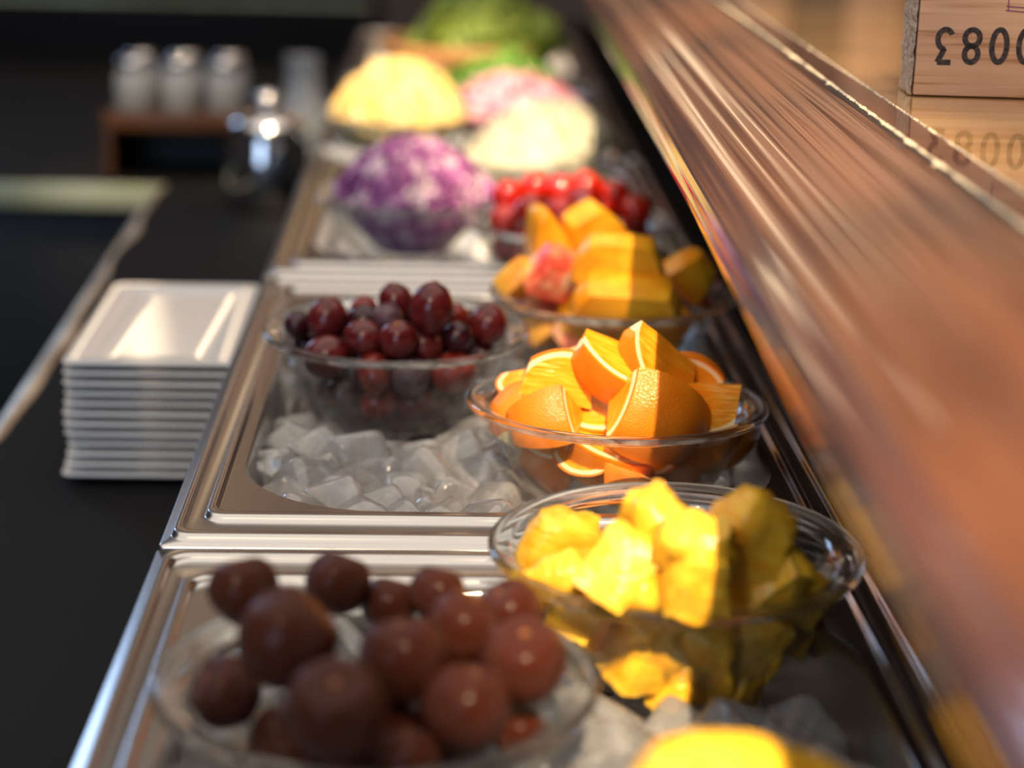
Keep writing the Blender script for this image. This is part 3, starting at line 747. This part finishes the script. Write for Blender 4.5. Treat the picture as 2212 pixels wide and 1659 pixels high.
# cherry tomatoes
def tom_mesh():
    bm = bmesh.new(); bmesh.ops.create_uvsphere(bm, u_segments=24, v_segments=16, radius=1)
    for v in bm.verts:
        if v.co.z > 0.85: v.co.z -= 0.8 * (v.co.z - 0.85)
    me = bm_mesh(bm, 'cherry_tomato'); me.materials.append(M_tom); return me
TM = tom_mesh()
bm = bmesh.new()
for q in range(5):
    a = q * 2 * math.pi / 5
    vs = [bm.verts.new(Vector(p)) for p in ((0.06 * math.cos(a + 1), 0.06 * math.sin(a + 1), .88), (0.45 * math.cos(a), 0.45 * math.sin(a), .93), (0.06 * math.cos(a - 1), 0.06 * math.sin(a - 1), .88), (0.2 * math.cos(a), 0.2 * math.sin(a), .95))]
    bm.faces.new((vs[0], vs[1], vs[3])); bm.faces.new((vs[1], vs[2], vs[3]))
CAL = bm_mesh(bm, 'calyx'); CAL.materials.append(M_stem)
tcn = bowls['tomato']
TL = [(1159, 408, .050, 'cherry tomato at the back of the heap, left of the middle'), (1210, 412, .052, 'cherry tomato at the back centre of the heap'),
 (1268, 405, .052, 'topmost cherry tomato at the back right'), (1097, 441, .042, 'cherry tomato at the upper left of the heap'),
 (1159, 463, .046, 'cherry tomato in the middle, left of the yellow wedges'), (1257, 442, .054, 'cherry tomato right of centre with a bright highlight'),
 (1212, 475, .044, 'cherry tomato just above the yellow fruit wedges'), (1050, 482, .032, 'cherry tomato at the far left rim'),
 (1325, 425, .044, 'shaded cherry tomato right of the shadow edge'), (1372, 462, .036, 'dark shaded cherry tomato at the far right'),
 (1310, 470, .042, 'shaded cherry tomato behind the yellow wedge'), (1105, 500, .030, 'cherry tomato low at front left'),
 (1165, 520, .026, 'cherry tomato low at front centre, half hidden'), (1065, 530, .014, None), (1120, 550, .010, None), (1330, 395, .036, None), (1370, 500, .020, None), (1240, 515, .024, None)]
items = [(at(g[0], g[1], g[2]), 0.0128, 4.0) for g in TL]
for q in range(14):
    a = q * 2.4; rad = 0.044 * math.sqrt((q + .5) / 14)
    items.append((tcn + Vector((rad * math.cos(a), rad * math.sin(a), -0.038 + 0.012 * (q % 4))), 0.0125, 1.0))
PP = relax(items, tcn)
for q, p in enumerate(PP):
    lab = TL[q][3] if q < len(TL) else None
    b = Vector((U(-1, 1), U(-1, .4), U(-.2, 1))).normalized().to_track_quat('Z', 'X').to_matrix().to_4x4()
    o = bpy.data.objects.new('cherry_tomato', TM); C.objects.link(o)
    o.matrix_world = Matrix.Translation(p) @ b @ Matrix.Diagonal((.0128, .0128, .0132, 1))
    tag(o, lab or 'cherry tomato packed under the others in the tomato bowl', 'tomato', 'cherry tomatoes in the glass bowl')
    s = bpy.data.objects.new('calyx', CAL); C.objects.link(s); s.parent = o

# ------------------------------------------------------------------ chunks (pineapple, yellow and pink fruit)
def chunk_mesh(name, k, m, w, d, h, taper, rough=0.0022, soft=0.22):
    bm = bmesh.new(); bmesh.ops.create_cube(bm, size=1)
    bmesh.ops.subdivide_edges(bm, edges=bm.edges[:], cuts=5, use_grid_fill=True)
    for v in bm.verts:
        x, y, z = v.co; f = 1 - taper * (z + .5)
        bulge = 0.25 * (0.25 - y * y)
        c = Vector((x * w * f, y * d, z * h + bulge * h * (1 if z > 0 else 0.2)))
        q = Vector((x, y, z)); L = max(abs(x), abs(y), abs(z)); rnd = q.normalized() * 0.5
        c = c.lerp(Vector((rnd.x * w * f * 1.25, rnd.y * d * 1.25, rnd.z * h * 1.25)), soft)
        v.co = c
    bm.normal_update()
    for v in bm.verts:
        v.co += v.normal * (rough * noise.noise(v.co * 120 + Vector((k * 7, 0, 0))) + rough * .6 * noise.noise(v.co * 320))
    me = bm_mesh(bm, name, True, 50); me.materials.append(m); return me
PIN = [chunk_mesh('pineapple_chunk', k, M_pine, *d, 0.0030, 0.34) for k, d in enumerate([(.034, .022, .030, .5), (.040, .020, .026, .3), (.030, .026, .028, .6), (.036, .018, .034, .4)])]
def chunk(meshes, name, px, row, z, k, rot, s, label, cat, grp):
    p = at(px, row, z)
    o = bpy.data.objects.new(name, meshes[k % len(meshes)]); C.objects.link(o); o.location = p
    o.rotation_euler = rot; o.scale = (s, s, s); tag(o, label, cat, grp); return o
PG = 'pineapple chunks in the glass bowl'
PL = [(1205, 1150, .034, 1, (.2, .2, .2), 1.0, 'pineapple chunk at back left with rounded outer side'),
 (1190, 1235, .026, 3, (.9, .2, .9), 1.05, 'wide pineapple chunk at the left rim'),
 (1415, 1118, .054, 0, (.3, -.5, .3), 1.15, 'topmost pineapple chunk at back centre with ragged peak'),
 (1335, 1200, .044, 2, (.5, .2, 1.2), 1.1, 'pineapple chunk left of the middle, lit brightly'),
 (1490, 1160, .056, 1, (.7, .1, -.3), 1.0, 'pineapple chunk in the centre catching the brightest light'),
 (1500, 1230, .046, 0, (.2, .1, .05), 1.0, 'squarish pineapple chunk in front centre above the rim'),
 (1590, 1145, .052, 3, (.2, .5, .3), 1.25, 'shaded pineapple chunk at upper right'),
 (1650, 1215, .036, 2, (.6, .3, .7), 1.15, 'shaded pineapple chunk at right below the upper one'),
 (1700, 1255, .024, 1, (.3, .6, .2), 0.9, 'shaded pineapple chunk against the right rim'),
 (1390, 1260, .032, 1, (1.0, .2, .5), 1.05, 'pineapple chunk low in the middle behind the front rim'),
 (1265, 1290, .016, 0, (.3, .4, 1.1), 1.1, 'pineapple chunk at front left behind the glass'),
 (1395, 1365, .006, 2, (.2, .1, .4), 1.3, 'large pineapple chunk low in front behind the glass'),
 (1505, 1385, .002, 3, (.5, .2, -.3), 1.15, 'pineapple chunk low at the shadow edge behind the glass'),
 (1610, 1350, .006, 0, (.3, .5, .3), 1.2, 'shaded pineapple chunk low at right behind the glass'),
 (1690, 1315, .006, 1, (.2, .7, .9), 1.0, None), (1470, 1440, -.010, 1, (.2, .1, .9), 1.0, None), (1570, 1420, -.010, 2, (.2, .1, .9), 1.1, None)]
for g in PL: chunk(PIN, 'pineapple_chunk', g[0] + 12, g[1] + 22, g[2] - .003, g[3], g[4], g[5] * .88, g[6] or 'pineapple chunk at the bottom of the bowl, seen through the glass', 'pineapple', PG)
pc = bowls['pine']
for q in range(7):
    a = q * 0.9; o = bpy.data.objects.new('pineapple_chunk', PIN[q % 4]); C.objects.link(o)
    o.location = pc + Vector((0.026 * math.cos(a), 0.026 * math.sin(a), -0.02 - 0.008 * (q % 3))); o.rotation_euler = (U(0, 3), U(0, 3), U(0, 3)); o.scale = (.85,) * 3
    tag(o, 'pineapple chunk at the bottom of the bowl, seen through the glass', 'pineapple', PG)
# bright yellow fruit in the bowl at the bottom edge
FP = [chunk_mesh('yellow_fruit_piece', 30 + k, M_pine, .060, .040, .036, .15, .0008, 0.75) for k in range(2)]
for g in ((1570, 1745, .040, 0, (.1, .1, .2), .95, 'smooth bright yellow fruit piece rising from the bottom edge'), (1730, 1760, .036, 1, (.2, .3, -.4), 0.75, 'smaller yellow fruit piece beside it at the bottom edge')):
    chunk(FP, 'yellow_fruit_piece', *g[:6], g[6], 'fruit', 'yellow fruit at the bottom edge')
fc = bowls['front']
for q in range(5):
    o = bpy.data.objects.new('yellow_fruit_piece', FP[q % 2]); C.objects.link(o); a = q * 1.3
    o.location = fc + Vector((0.02 * math.cos(a), 0.02 * math.sin(a), -0.012 - 0.006 * q)); o.rotation_euler = (U(0, 3), U(0, 3), U(0, 3)); o.scale = (.75,) * 3
    tag(o, 'yellow fruit piece filling the bowl below the picture edge', 'fruit', 'yellow fruit at the bottom edge')
# yellow wedges and pink-red pieces
MG = 'mixed fruit pieces in the bowl behind the oranges'
MW = [chunk_mesh('yellow_fruit_wedge', 50 + k, M_mango, *d, .0006, .30) for k, d in enumerate([(.058, .022, .026, .35), (.062, .024, .022, .25), (.030, .022, .036, .75), (.040, .020, .030, .5)])]
RW = [chunk_mesh('pink_fruit_piece', 60 + k, M_red, .030, .022, .024, .4, .0012) for k in range(2)]
ML = [(1180, 515, .056, 2, (.1, -.3, .3), 1.15, 'yellow fruit wedge at upper left, brightly lit'), (1275, 500, .060, 3, (.3, -.55, .2), 1.15, 'topmost yellow fruit wedge with a raised right corner'),
 (1338, 560, .056, 0, (.2, .05, -.05), 1.05, 'large orange-yellow fruit block across the top, half in shadow'),
 (1355, 645, .034, 1, (.5, .05, -.05), 1.12, 'long orange-yellow slice lying behind the front glass rim'),
 (1490, 590, .040, 3, (.2, .8, .6), 0.9, 'shaded yellow fruit piece at the right of the bowl'),
 (1125, 600, .034, 3, (.6, .3, 1.0), 0.8, 'small yellow fruit piece at the left rim'),
 (1190, 690, .004, 2, (.6, .3, 1.0), 1.0, 'yellow fruit piece low at left behind the glass'),
 (1440, 715, .002, 3, (.6, .3, 1.5), 1.1, 'shaded yellow fruit piece low at right behind the glass'),
 (1300, 750, -.008, 0, (.3, .1, .2), 0.8, 'yellow fruit piece at the bottom of the bowl')]
for g in ML: chunk(MW, 'yellow_fruit_wedge', *g[:6], g[6], 'fruit', MG)
for g in ((1200, 590, .040, 0, (.4, .3, .3), 1.15, 'red and cream fruit piece left of the large yellow block'), (1515, 610, .030, 1, (.2, .9, .2), .9, 'shaded red fruit piece at the right rim'),
          (1265, 715, .004, 0, (.5, .3, .8), 1.1, 'pink fruit piece low in front behind the glass'), (1355, 720, .002, 1, (.2, .3, .8), 1.2, 'dark red fruit piece low in the middle behind the glass'),
          (1160, 640, .018, 1, (.2, .3, 1.8), 1.0, 'pink fruit piece at the left behind the glass')):
    chunk(RW, 'pink_fruit_piece', *g[:6], g[6], 'fruit', MG)
mc = bowls['mango']
for q in range(6):
    a = q * 1.05; o = bpy.data.objects.new('yellow_fruit_wedge', MW[2 + q % 2]); C.objects.link(o)
    o.location = mc + Vector((0.024 * math.cos(a), 0.024 * math.sin(a), -0.016 - 0.009 * (q % 3))); o.rotation_euler = (U(0, 3), U(0, 3), U(0, 3)); o.scale = (.85,) * 3
    tag(o, 'yellow fruit piece buried in the mixed fruit bowl', 'fruit', MG)

# ------------------------------------------------------------------ heaps nobody could count
def heap(name, c, rad, hgt, n, length, wdt, m, label, cat, seed, leaf=False, pw=1.6, lean=(0, 0)):
    random.seed(seed); bm = bmesh.new()
    def surf(x, y):
        r = min(1, math.hypot(x, y) / rad); return hgt * (1 - r ** pw) + lean[0] * x + lean[1] * y
    # core
    N = 28; g = []
    for i in range(9):
        r = rad * 0.97 * i / 8
        g.append([bm.verts.new((r * math.cos(2 * math.pi * j / N), r * math.sin(2 * math.pi * j / N), surf(r * math.cos(2 * math.pi * j / N), r * math.sin(2 * math.pi * j / N)) * 0.93 - 0.002 + 0.004 * noise.noise(Vector((i, j * .7, seed))))) for j in range(N)] if i else [bm.verts.new((0, 0, hgt * .93))])
    g.append([bm.verts.new((rad * .8 * math.cos(2 * math.pi * j / N), rad * .8 * math.sin(2 * math.pi * j / N), -0.022)) for j in range(N)])
    g.append([bm.verts.new((rad * .45 * math.cos(2 * math.pi * j / N), rad * .45 * math.sin(2 * math.pi * j / N), -0.045)) for j in range(N)])
    for a, b in zip(g, g[1:]):
        for j in range(N):
            k = (j + 1) % N
            if len(a) == 1: bm.faces.new((a[0], b[j], b[k]))
            else: bm.faces.new((a[j], b[j], b[k], a[k]))
    for _ in range(n):
        r = rad * math.sqrt(R()) * 0.98; a = U(0, 2 * math.pi); x, y = r * math.cos(a), r * math.sin(a)
        t = U(0, 2 * math.pi); L = length * U(.6, 1.2); cur = U(-1.5, 1.5); prev = None; px, py = x, y; K = 5
        lift = U(-0.001, 0.006)
        for s in range(K + 1):
            z = surf(px, py) + lift + 0.003 * math.sin(s * 1.3 + a) if math.hypot(px, py) < rad * 1.0 else max(-.01, surf(px, py) + lift - 0.004)
            ww = wdt * (math.sin(math.pi * (s + .6) / (K + 1.2)) if leaf else 1)
            sx, sy = -math.sin(t) * ww, math.cos(t) * ww
            tw = 0.6 * math.sin(s + a * 3) * ww
            rr = [bm.verts.new((px + sx, py + sy, z + tw)), bm.verts.new((px - sx, py - sy, z - tw)), bm.verts.new((px - sx, py - sy, z - tw - 0.0012)), bm.verts.new((px + sx, py + sy, z + tw - 0.0012))]
            if prev:
                for q in range(4): bm.faces.new((prev[q], prev[(q + 1) % 4], rr[(q + 1) % 4], rr[q]))
            else: bm.faces.new(rr[::-1])
            prev = rr; px += L / K * math.cos(t); py += L / K * math.sin(t); t += cur / K
            hp = math.hypot(px, py)
            if hp > rad: px *= rad / hp; py *= rad / hp
        bm.faces.new(prev)
    o = link(name, bm_mesh(bm, name), m, None, c); tag(o, label, cat, kind='stuff'); return o
heap('shredded_purple_cabbage', bowls['cabbage'], .0625, .038, 420, .026, .0017, M_cabbage, 'heap of shredded purple cabbage in the left glass bowl', 'cabbage', 1, pw=2.0)
heap('white_shredded_vegetable', bowls['white'], .066, .037, 420, .03, .0015, M_white, 'tall creamy white heap behind the tomatoes', 'vegetable', 2, pw=2.6, lean=(.22, 0))
heap('yellow_shredded_vegetable', bowls['yellow'], .066, .047, 420, .03, .0015, M_yellow, 'tall pale yellow heap at the far left of the row', 'vegetable', 3, pw=2.4)
heap('pink_sliced_vegetable', bowls['pink'], .067, .030, 160, .03, .006, M_pink, 'blurred pink sliced heap right of the yellow one', 'vegetable', 4, leaf=True, pw=2.2)
heap('green_herbs', bowls['herb'], .066, .036, 260, .026, .005, M_green2, 'loose green herbs between the pink heap and wooden bowl', 'herbs', 5, leaf=True)
# wooden bowl with lettuce
wc = at(1012, 90, 0.065)
pr = [(0.0, -0.062), (0.05, -0.062), (0.055, -0.058), (0.082, -0.035), (0.098, -0.014), (0.104, 0.0), (0.102, 0.003), (0.098, 0.002), (0.092, -0.012), (0.076, -0.033), (0.05, -0.052), (0, -0.054)]
o = link('wooden_bowl', bm_mesh(lathe(pr, 64), 'wooden_bowl'), M_bowlwood, None, wc); tag(o, 'light brown wooden bowl at the far end under green leaves', 'bowl')
heap('green_salad_leaves', wc + Vector((0.02, 0, 0.0)), .088, .05, 260, .05, .010, M_green, 'heap of bright green salad leaves in the far wooden bowl', 'salad', 6, leaf=True, pw=2.2)

# ------------------------------------------------------------------ plates
def plate_mesh():
    W, L = PWID, PLEN; bm = bmesh.new()
    def ring(i, z, r=0.006): return rrect(-W / 2 + i, W / 2 - i, -L / 2 + i, L / 2 - i, r, z, 5)
    rings = [ring(0.019, 0.0), ring(0.018, 0.0), ring(0.016, 0.0022, .006), ring(0.004, 0.0050), ring(0.0004, 0.0062), ring(0.0, 0.0072), ring(0.0005, 0.0082), ring(0.002, 0.0084), ring(0.012, 0.0066), ring(0.018, 0.0050), ring(0.03, 0.0046, .004)]
    bm = loft(rings, True)
    bm.faces.new([v for v in bm.verts[:len(rings[0])]][::-1]) if False else None
    bmesh.ops.holes_fill(bm, edges=[e for e in bm.edges if e.is_boundary], sides=0)
    me = bm_mesh(bm, 'rectangular_plate', True, 50); me.materials.append(M_plate); return me
NPL = 12; PSTEP = 0.0066
ztop = ZS + NPL * PSTEP + 0.0018
fl, fr_, bl = at(130, 783, ztop), at(502, 785, ztop), at(250, 611, ztop)
PWID = fr_.x - fl.x; PLEN = bl.y - fl.y
PM = plate_mesh()
pcx, pcy = (fl.x + fr_.x) / 2, (fl.y + bl.y) / 2
ordn = ['bottom', 'second', 'third', 'fourth', 'fifth', 'sixth', 'seventh', 'eighth', 'ninth', 'tenth', 'eleventh', 'top']
for q in range(NPL):
    o = bpy.data.objects.new('rectangular_plate', PM); C.objects.link(o)
    dx = -0.003 if q == 0 else U(-.0012, .0012)
    o.location = (pcx + dx, pcy + U(-.001, .001), Z0 + ZS + 0.0003 + q * PSTEP); o.rotation_euler = (0, 0, U(-.008, .008))
    tag(o, {0: 'bottom white rectangular plate of the stack, resting on black counter', 11: 'top white rectangular plate of the stack with its face showing'}.get(q, 'white rectangular plate, %s from the bottom of the stack' % ordn[q]), 'plate', 'white plates in the stack')

# ------------------------------------------------------------------ metal pot and rack of jars on the back counter
kb = at(580, 452, ZS)
kt = empty('metal_sauce_pot', kb); tag(kt, 'small polished metal pot with round lid knob beside the jar rack', 'pot')
link('body', bm_mesh(lathe([(0, 0), (.030, 0), (.033, .004), (.036, .02), (.037, .045), (.034, .075), (.030, .088), (.031, .090), (.028, .089), (.033, .045), (.03, .004), (0, .003)], 40), 'body'), M_chrome, kt)
link('lid', bm_mesh(lathe([(.0315, .0905), (.0315, .093), (.026, .099), (.014, .104), (.0, .105)], 36), 'lid'), M_chrome, kt)
link('knob', bm_mesh(lathe([(0, .104), (.004, .105), (.005, .109), (.010, .113), (.011, .119), (.007, .126), (0, .128)], 24), 'knob'), M_chrome, kt)
bm = bmesh.new(); tube(bm, [(.034, -.003, .078), (.050, -.006, .082), (.058, -.008, .066), (.056, -.008, .040), (.036, -.004, .022)], .0032, 10); link('handle', bm_mesh(bm, 'handle'), M_chrome, kt)
kt.scale = (1.25, 1.25, 1.0)
rb = at(385, 392, ZS); RW_, RD, RH = 0.165, 0.13, 0.072
rk = empty('jar_rack', rb + Vector((0, RD / 2, 0))); tag(rk, 'low wooden rack on the back counter carrying the glass jars', 'rack')
box_obj('side_board', (-RW_ / 2, -RD / 2, 0), (-RW_ / 2 + .008, RD / 2, RH), M_rack, rk, .001); box_obj('side_board', (RW_ / 2 - .008, -RD / 2, 0), (RW_ / 2, RD / 2, RH), M_rack, rk, .001)
box_obj('shelf_board', (-RW_ / 2 + .008, -RD / 2, RH - .01), (RW_ / 2 - .008, RD / 2, RH - .002), M_rack, rk, .001)
box_obj('lip', (-RW_ / 2, -RD / 2 - .004, RH - .012), (RW_ / 2, -RD / 2, RH + .008), M_rack, rk, .001)
box_obj('back_board', (-RW_ / 2 + .008, RD / 2 - .006, 0), (RW_ / 2 - .008, RD / 2, RH - .012), M_dark, rk)
JG = bm_mesh(lathe([(0, 0), (.019, 0), (.021, .003), (.021, .045), (.016, .054), (.016, .057), (.0145, .057), (.0145, .053), (.019, .044), (.019, .003), (0, .002)], 28), 'jar'); JG.materials.append(M_jar)
JL = bm_mesh(lathe([(0, .066), (.014, .066), (.017, .064), (.0175, .056), (.0165, .0555)], 28), 'lid'); JL.materials.append(M_chrome)
JF = bm_mesh(lathe([(0, .0025), (.0185, .0035), (.0185, .030), (0, .031)], 20), 'contents'); JF.materials.append(M_jarfill)
jl = {(0, 0): 'left front', (1, 0): 'middle front', (2, 0): 'right front', (0, 1): 'left back', (1, 1): 'middle back', (2, 1): 'right back'}
for (i, j), t in jl.items():
    e = empty('spice_jar', rk.location + Vector((-.052 + .052 * i, -.034 + .062 * j, RH - .0018))); tag(e, 'small lidded glass jar, %s on the wooden rack' % t, 'jar', 'glass jars on the rack')
    for nm, me in (('contents', JF), ('lid', JL)):
        o = bpy.data.objects.new(nm, me); C.objects.link(o); o.parent = e
    o = bpy.data.objects.new('glass', JG); C.objects.link(o); o.parent = e
# tall glass carafe behind the pot
gb = at(655, 360, ZS)
o = link('glass_carafe', bm_mesh(lathe([(0, 0), (.03, 0), (.033, .01), (.033, .07), (.02, .10), (.02, .13), (.022, .132), (.018, .13), (.018, .10), (.031, .07), (.031, .01), (0, .003)], 36), 'glass_carafe'), M_jar, None, gb)
tag(o, 'clear glass carafe behind the metal pot near the pans', 'carafe')

# ------------------------------------------------------------------ varnished ledge
LD = ray(1078, -348); LD = LD / LD.y             # its own slight turn and rise
LY = 0.921
def led(X, z, y): return Vector((X + LD.x * (y - LY), y, z + LD.z * (y - LY)))
lg = empty('varnished_wooden_ledge', (0, 0, Z0)); tag(lg, 'glossy reddish brown wooden ledge with rounded front overhanging the bowls', 'ledge')
prof = [(0.1175, 0.1415), (0.1166, 0.1440), (0.1162, 0.1480), (0.1165, 0.1520), (0.1180, 0.1565), (0.1210, 0.1610), (0.1256, 0.1655), (0.1329, 0.1700), (0.1413, 0.1745),
        (0.1508, 0.1787), (0.1609, 0.1823), (0.1710, 0.1852), (0.1811, 0.1875), (0.1901, 0.1890), (0.1974, 0.1895)]
def smooth_prof(p, k=4):
    out = []
    for i in range(len(p) - 1):
        p0, p1, p2, p3 = p[max(i - 1, 0)], p[i], p[i + 1], p[min(i + 2, len(p) - 1)]
        for j in range(k):
            t = j / k
            out.append(tuple(0.5 * ((2 * p1[d]) + (-p0[d] + p2[d]) * t + (2 * p0[d] - 5 * p1[d] + 4 * p2[d] - p3[d]) * t * t + (-p0[d] + 3 * p1[d] - 3 * p2[d] + p3[d]) * t ** 3) for d in (0, 1)))
    out.append(p[-1]); return out
sp = smooth_prof(prof)
L = 0.0; sp2 = []
for i, (x, z) in enumerate(sp):
    if i: L += math.hypot(x - sp[i - 1][0], z - sp[i - 1][1])
    f = 0.00045 * math.sin(L * 480) + 0.00022 * math.sin(L * 1130 + 1)     # shallow flutes shaped into the nosing to streak its reflections
    a, b = sp[max(i - 1, 0)], sp[min(i + 1, len(sp) - 1)]
    t = Vector((b[0] - a[0], b[1] - a[1])).normalized(); f *= min(1, i / 8, (len(sp) - 1 - i) / 4)
    sp2.append((x - t.y * f, z + t.x * f))
def extrude(name, pf, m, y0, y1, seg=24, closed=True, parent=lg):
    bm = bmesh.new(); prev = None; first = None
    for s in range(seg + 1):
        y = y0 + (y1 - y0) * s / seg; r = [bm.verts.new(led(x, z, y)) for x, z in pf]
        if prev:
            for i in range(len(pf) if closed else len(pf) - 1): j = (i + 1) % len(pf); bm.faces.new((prev[i], prev[j], r[j], r[i]))
        else: first = r
        prev = r
    if closed: bm.faces.new(first[::-1]); bm.faces.new(prev)
    return link(name, bm_mesh(bm, name, True, 40), m, parent)
extrude('nosing', sp2 + [(0.1977, 0.1800), (0.1977, 0.1415)], M_ledge, 0.12, 3.3)
extrude('inlay_strip', [(0.1981, 0.1895), (0.2141, 0.1895), (0.2141, 0.16), (0.1981, 0.16)], M_ledge, 0.12, 3.3)
tb = extrude('top_board', [(0.2145, 0.1893), (0.90, 0.1893), (0.90, 0.165), (0.2145, 0.165)], M_top, 0.12, 3.3); tb['label'] = 'golden brown mirror-glossy board'
extrude('underside_board', [(0.1981, 0.1590), (0.90, 0.1590), (0.90, 0.1420), (0.1981, 0.1420)], M_dkwood, 0.12, 3.3)
extrude('back_panel', [(0.300, 0.1415), (0.318, 0.1415), (0.318, 0.0), (0.300, 0.0)], M_dkwood, -0.1, 3.3)
def chips(X, z, wmax, seed, name):
    bm = bmesh.new(); prev = None; random.seed(seed); y = 0.35
    while y < 2.2:
        a = noise.noise(Vector((seed, y * 55, 0))); b = noise.noise(Vector((seed + 9, y * 300, 0)))
        k = max(0.12, 0.45 + 0.9 * a + 0.5 * b)
        wl, wr = wmax * k * U(.5, 1.2), wmax * 0.35 * k * U(.3, 1.2)
        c = led(X, z, y)
        r = [bm.verts.new(c + Vector((-wl, 0, -0.0004))), bm.verts.new(c + Vector((-wl * .4, 0, 0.0005 * U(.2, 1.4)))), bm.verts.new(c + Vector((wr, 0, 0.0004 * U(.2, 1.4)))), bm.verts.new(c + Vector((wr + .0002, 0, -0.0006)))]
        if prev:
            for i in range(3): bm.faces.new((prev[i], prev[i + 1], r[i + 1], r[i]))
        prev = r; y += U(.0006, .002)
    o = link(name, bm_mesh(bm, name, False), M_chip, lg); o['label'] = 'pale chipped line of worn varnish'; return o
chips(0.1972, 0.1900, 0.0030, 3, 'worn_edge')
chips(0.2143, 0.1896, 0.0016, 14, 'worn_edge')
extrude('groove', [(0.1935, 0.1893), (0.1950, 0.18985), (0.1962, 0.1898), (0.1966, 0.1893)], M_groove, 0.12, 3.3)

# wooden block with stamped digits
zb = led(0, 0.1893, LY).z
bp = at(1972, 206, zb); bq = at(2212, 213.5, zb)
dirx = (bq - bp); dirx.z = 0; dirx.normalize(); ang = math.atan2(dirx.y, dirx.x)
bk = empty('stamped_wooden_block', (bp.x, bp.y, Z0 + zb + .0003), (0, 0, ang)); tag(bk, 'pine block on the ledge stamped 0083 upside down, rough sawn end', 'wooden block')
BLn, BT, BH = 0.16, 0.036, 0.085
box_obj('block', (0, 0, 0), (BLn, BT, BH), M_pinew, bk, .0006)
bm = bmesh.new(); ny, nz = 10, 24; g = []
for j in range(nz + 1):
    g.append([bm.verts.new((-0.0008 - 0.0016 * abs(noise.noise(Vector((i * .6, j * .6, 3)))) - (0.0012 if 0 < i < ny else 0), BT * i / ny, BH * j / nz)) for i in range(ny + 1)])
for j in range(nz):
    for i in range(ny): bm.faces.new((g[j][i], g[j][i + 1], g[j + 1][i + 1], g[j + 1][i]))
o = link('sawn_end', bm_mesh(bm, 'sawn_end', False), M_pineend, bk); o['label'] = 'rough grey-beige sawn end'
def stroke(bm, pts, w):
    n = len(pts); prev = None
    for i, p in enumerate(pts):
        a, b = Vector(pts[max(i - 1, 0)]), Vector(pts[min(i + 1, n - 1)]); d = (b - a).normalized(); s = Vector((-d.y, d.x)) * w / 2
        p = Vector(p); r = [bm.verts.new((p.x + s.x, -0.00015, p.y + s.y)), bm.verts.new((p.x - s.x, -0.00015, p.y - s.y))]
        if prev: bm.faces.new((prev[0], prev[1], r[1], r[0]))
        prev = r
def arc(cx, cy, rx, ry, a0, a1, n=28): return [(cx + rx * math.cos(math.radians(a0 + (a1 - a0) * i / n)), cy + ry * math.sin(math.radians(a0 + (a1 - a0) * i / n))) for i in range(n + 1)]
def digit(ch, w, h):
    t = .0026; hw, hh = w / 2 - t / 2, h / 2 - t / 2
    if ch == '0': return [arc(0, 0, hw, hh, 0, 360)]
    if ch == '8': return [arc(0, hh * .5, hw * .9, hh * .5, 0, 360), arc(0, -hh * .5, hw, hh * .5, 0, 360)]
    if ch == '3': return [[(-hw, hh), (hw * .85, hh)], [(hw * .85, hh), (0, hh * .18), (hw * .1, hh * .16)] , arc(-hw * .05, -hh * .42, hw * 1.0, hh * .60, 85, -150)]
def fpos(px, row):     # a photograph pixel on the block's front face, in block coordinates
    d = ray(px, row); n = Vector((-math.sin(ang), math.cos(ang), 0)); o0 = Vector((bp.x, bp.y, Z0 + zb))
    p = CAM + d * ((o0 - CAM).dot(n) / d.dot(n)) - o0
    return p.dot(Vector((math.cos(ang), math.sin(ang), 0))), p.z
for ch, px in (('3', 2040), ('8', 2099), ('0', 2158.5), ('0', 2217)):
    x_, z_ = fpos(px, 101); bm = bmesh.new()
    _, zt_ = fpos(px, 60); _, zb_ = fpos(px, 142)
    for pl in digit(ch, .0098, zt_ - zb_): stroke(bm, [(-a + x_, -b + z_) for a, b in pl], .0027)
    link('stamped_digit', bm_mesh(bm, 'stamped_digit', False), M_ink, bk)
bm = bmesh.new()
for a, b in (((2174, 15), (2230, 20)), ((2172, 24), (2230, 29)), ((2180, -12), (2178, 24))): stroke(bm, [fpos(*a), fpos(*b)], .0006)
o = link('purple_stamp', bm_mesh(bm, 'purple_stamp', False), M_ink2, bk); o['label'] = 'faint purple stamp lines'
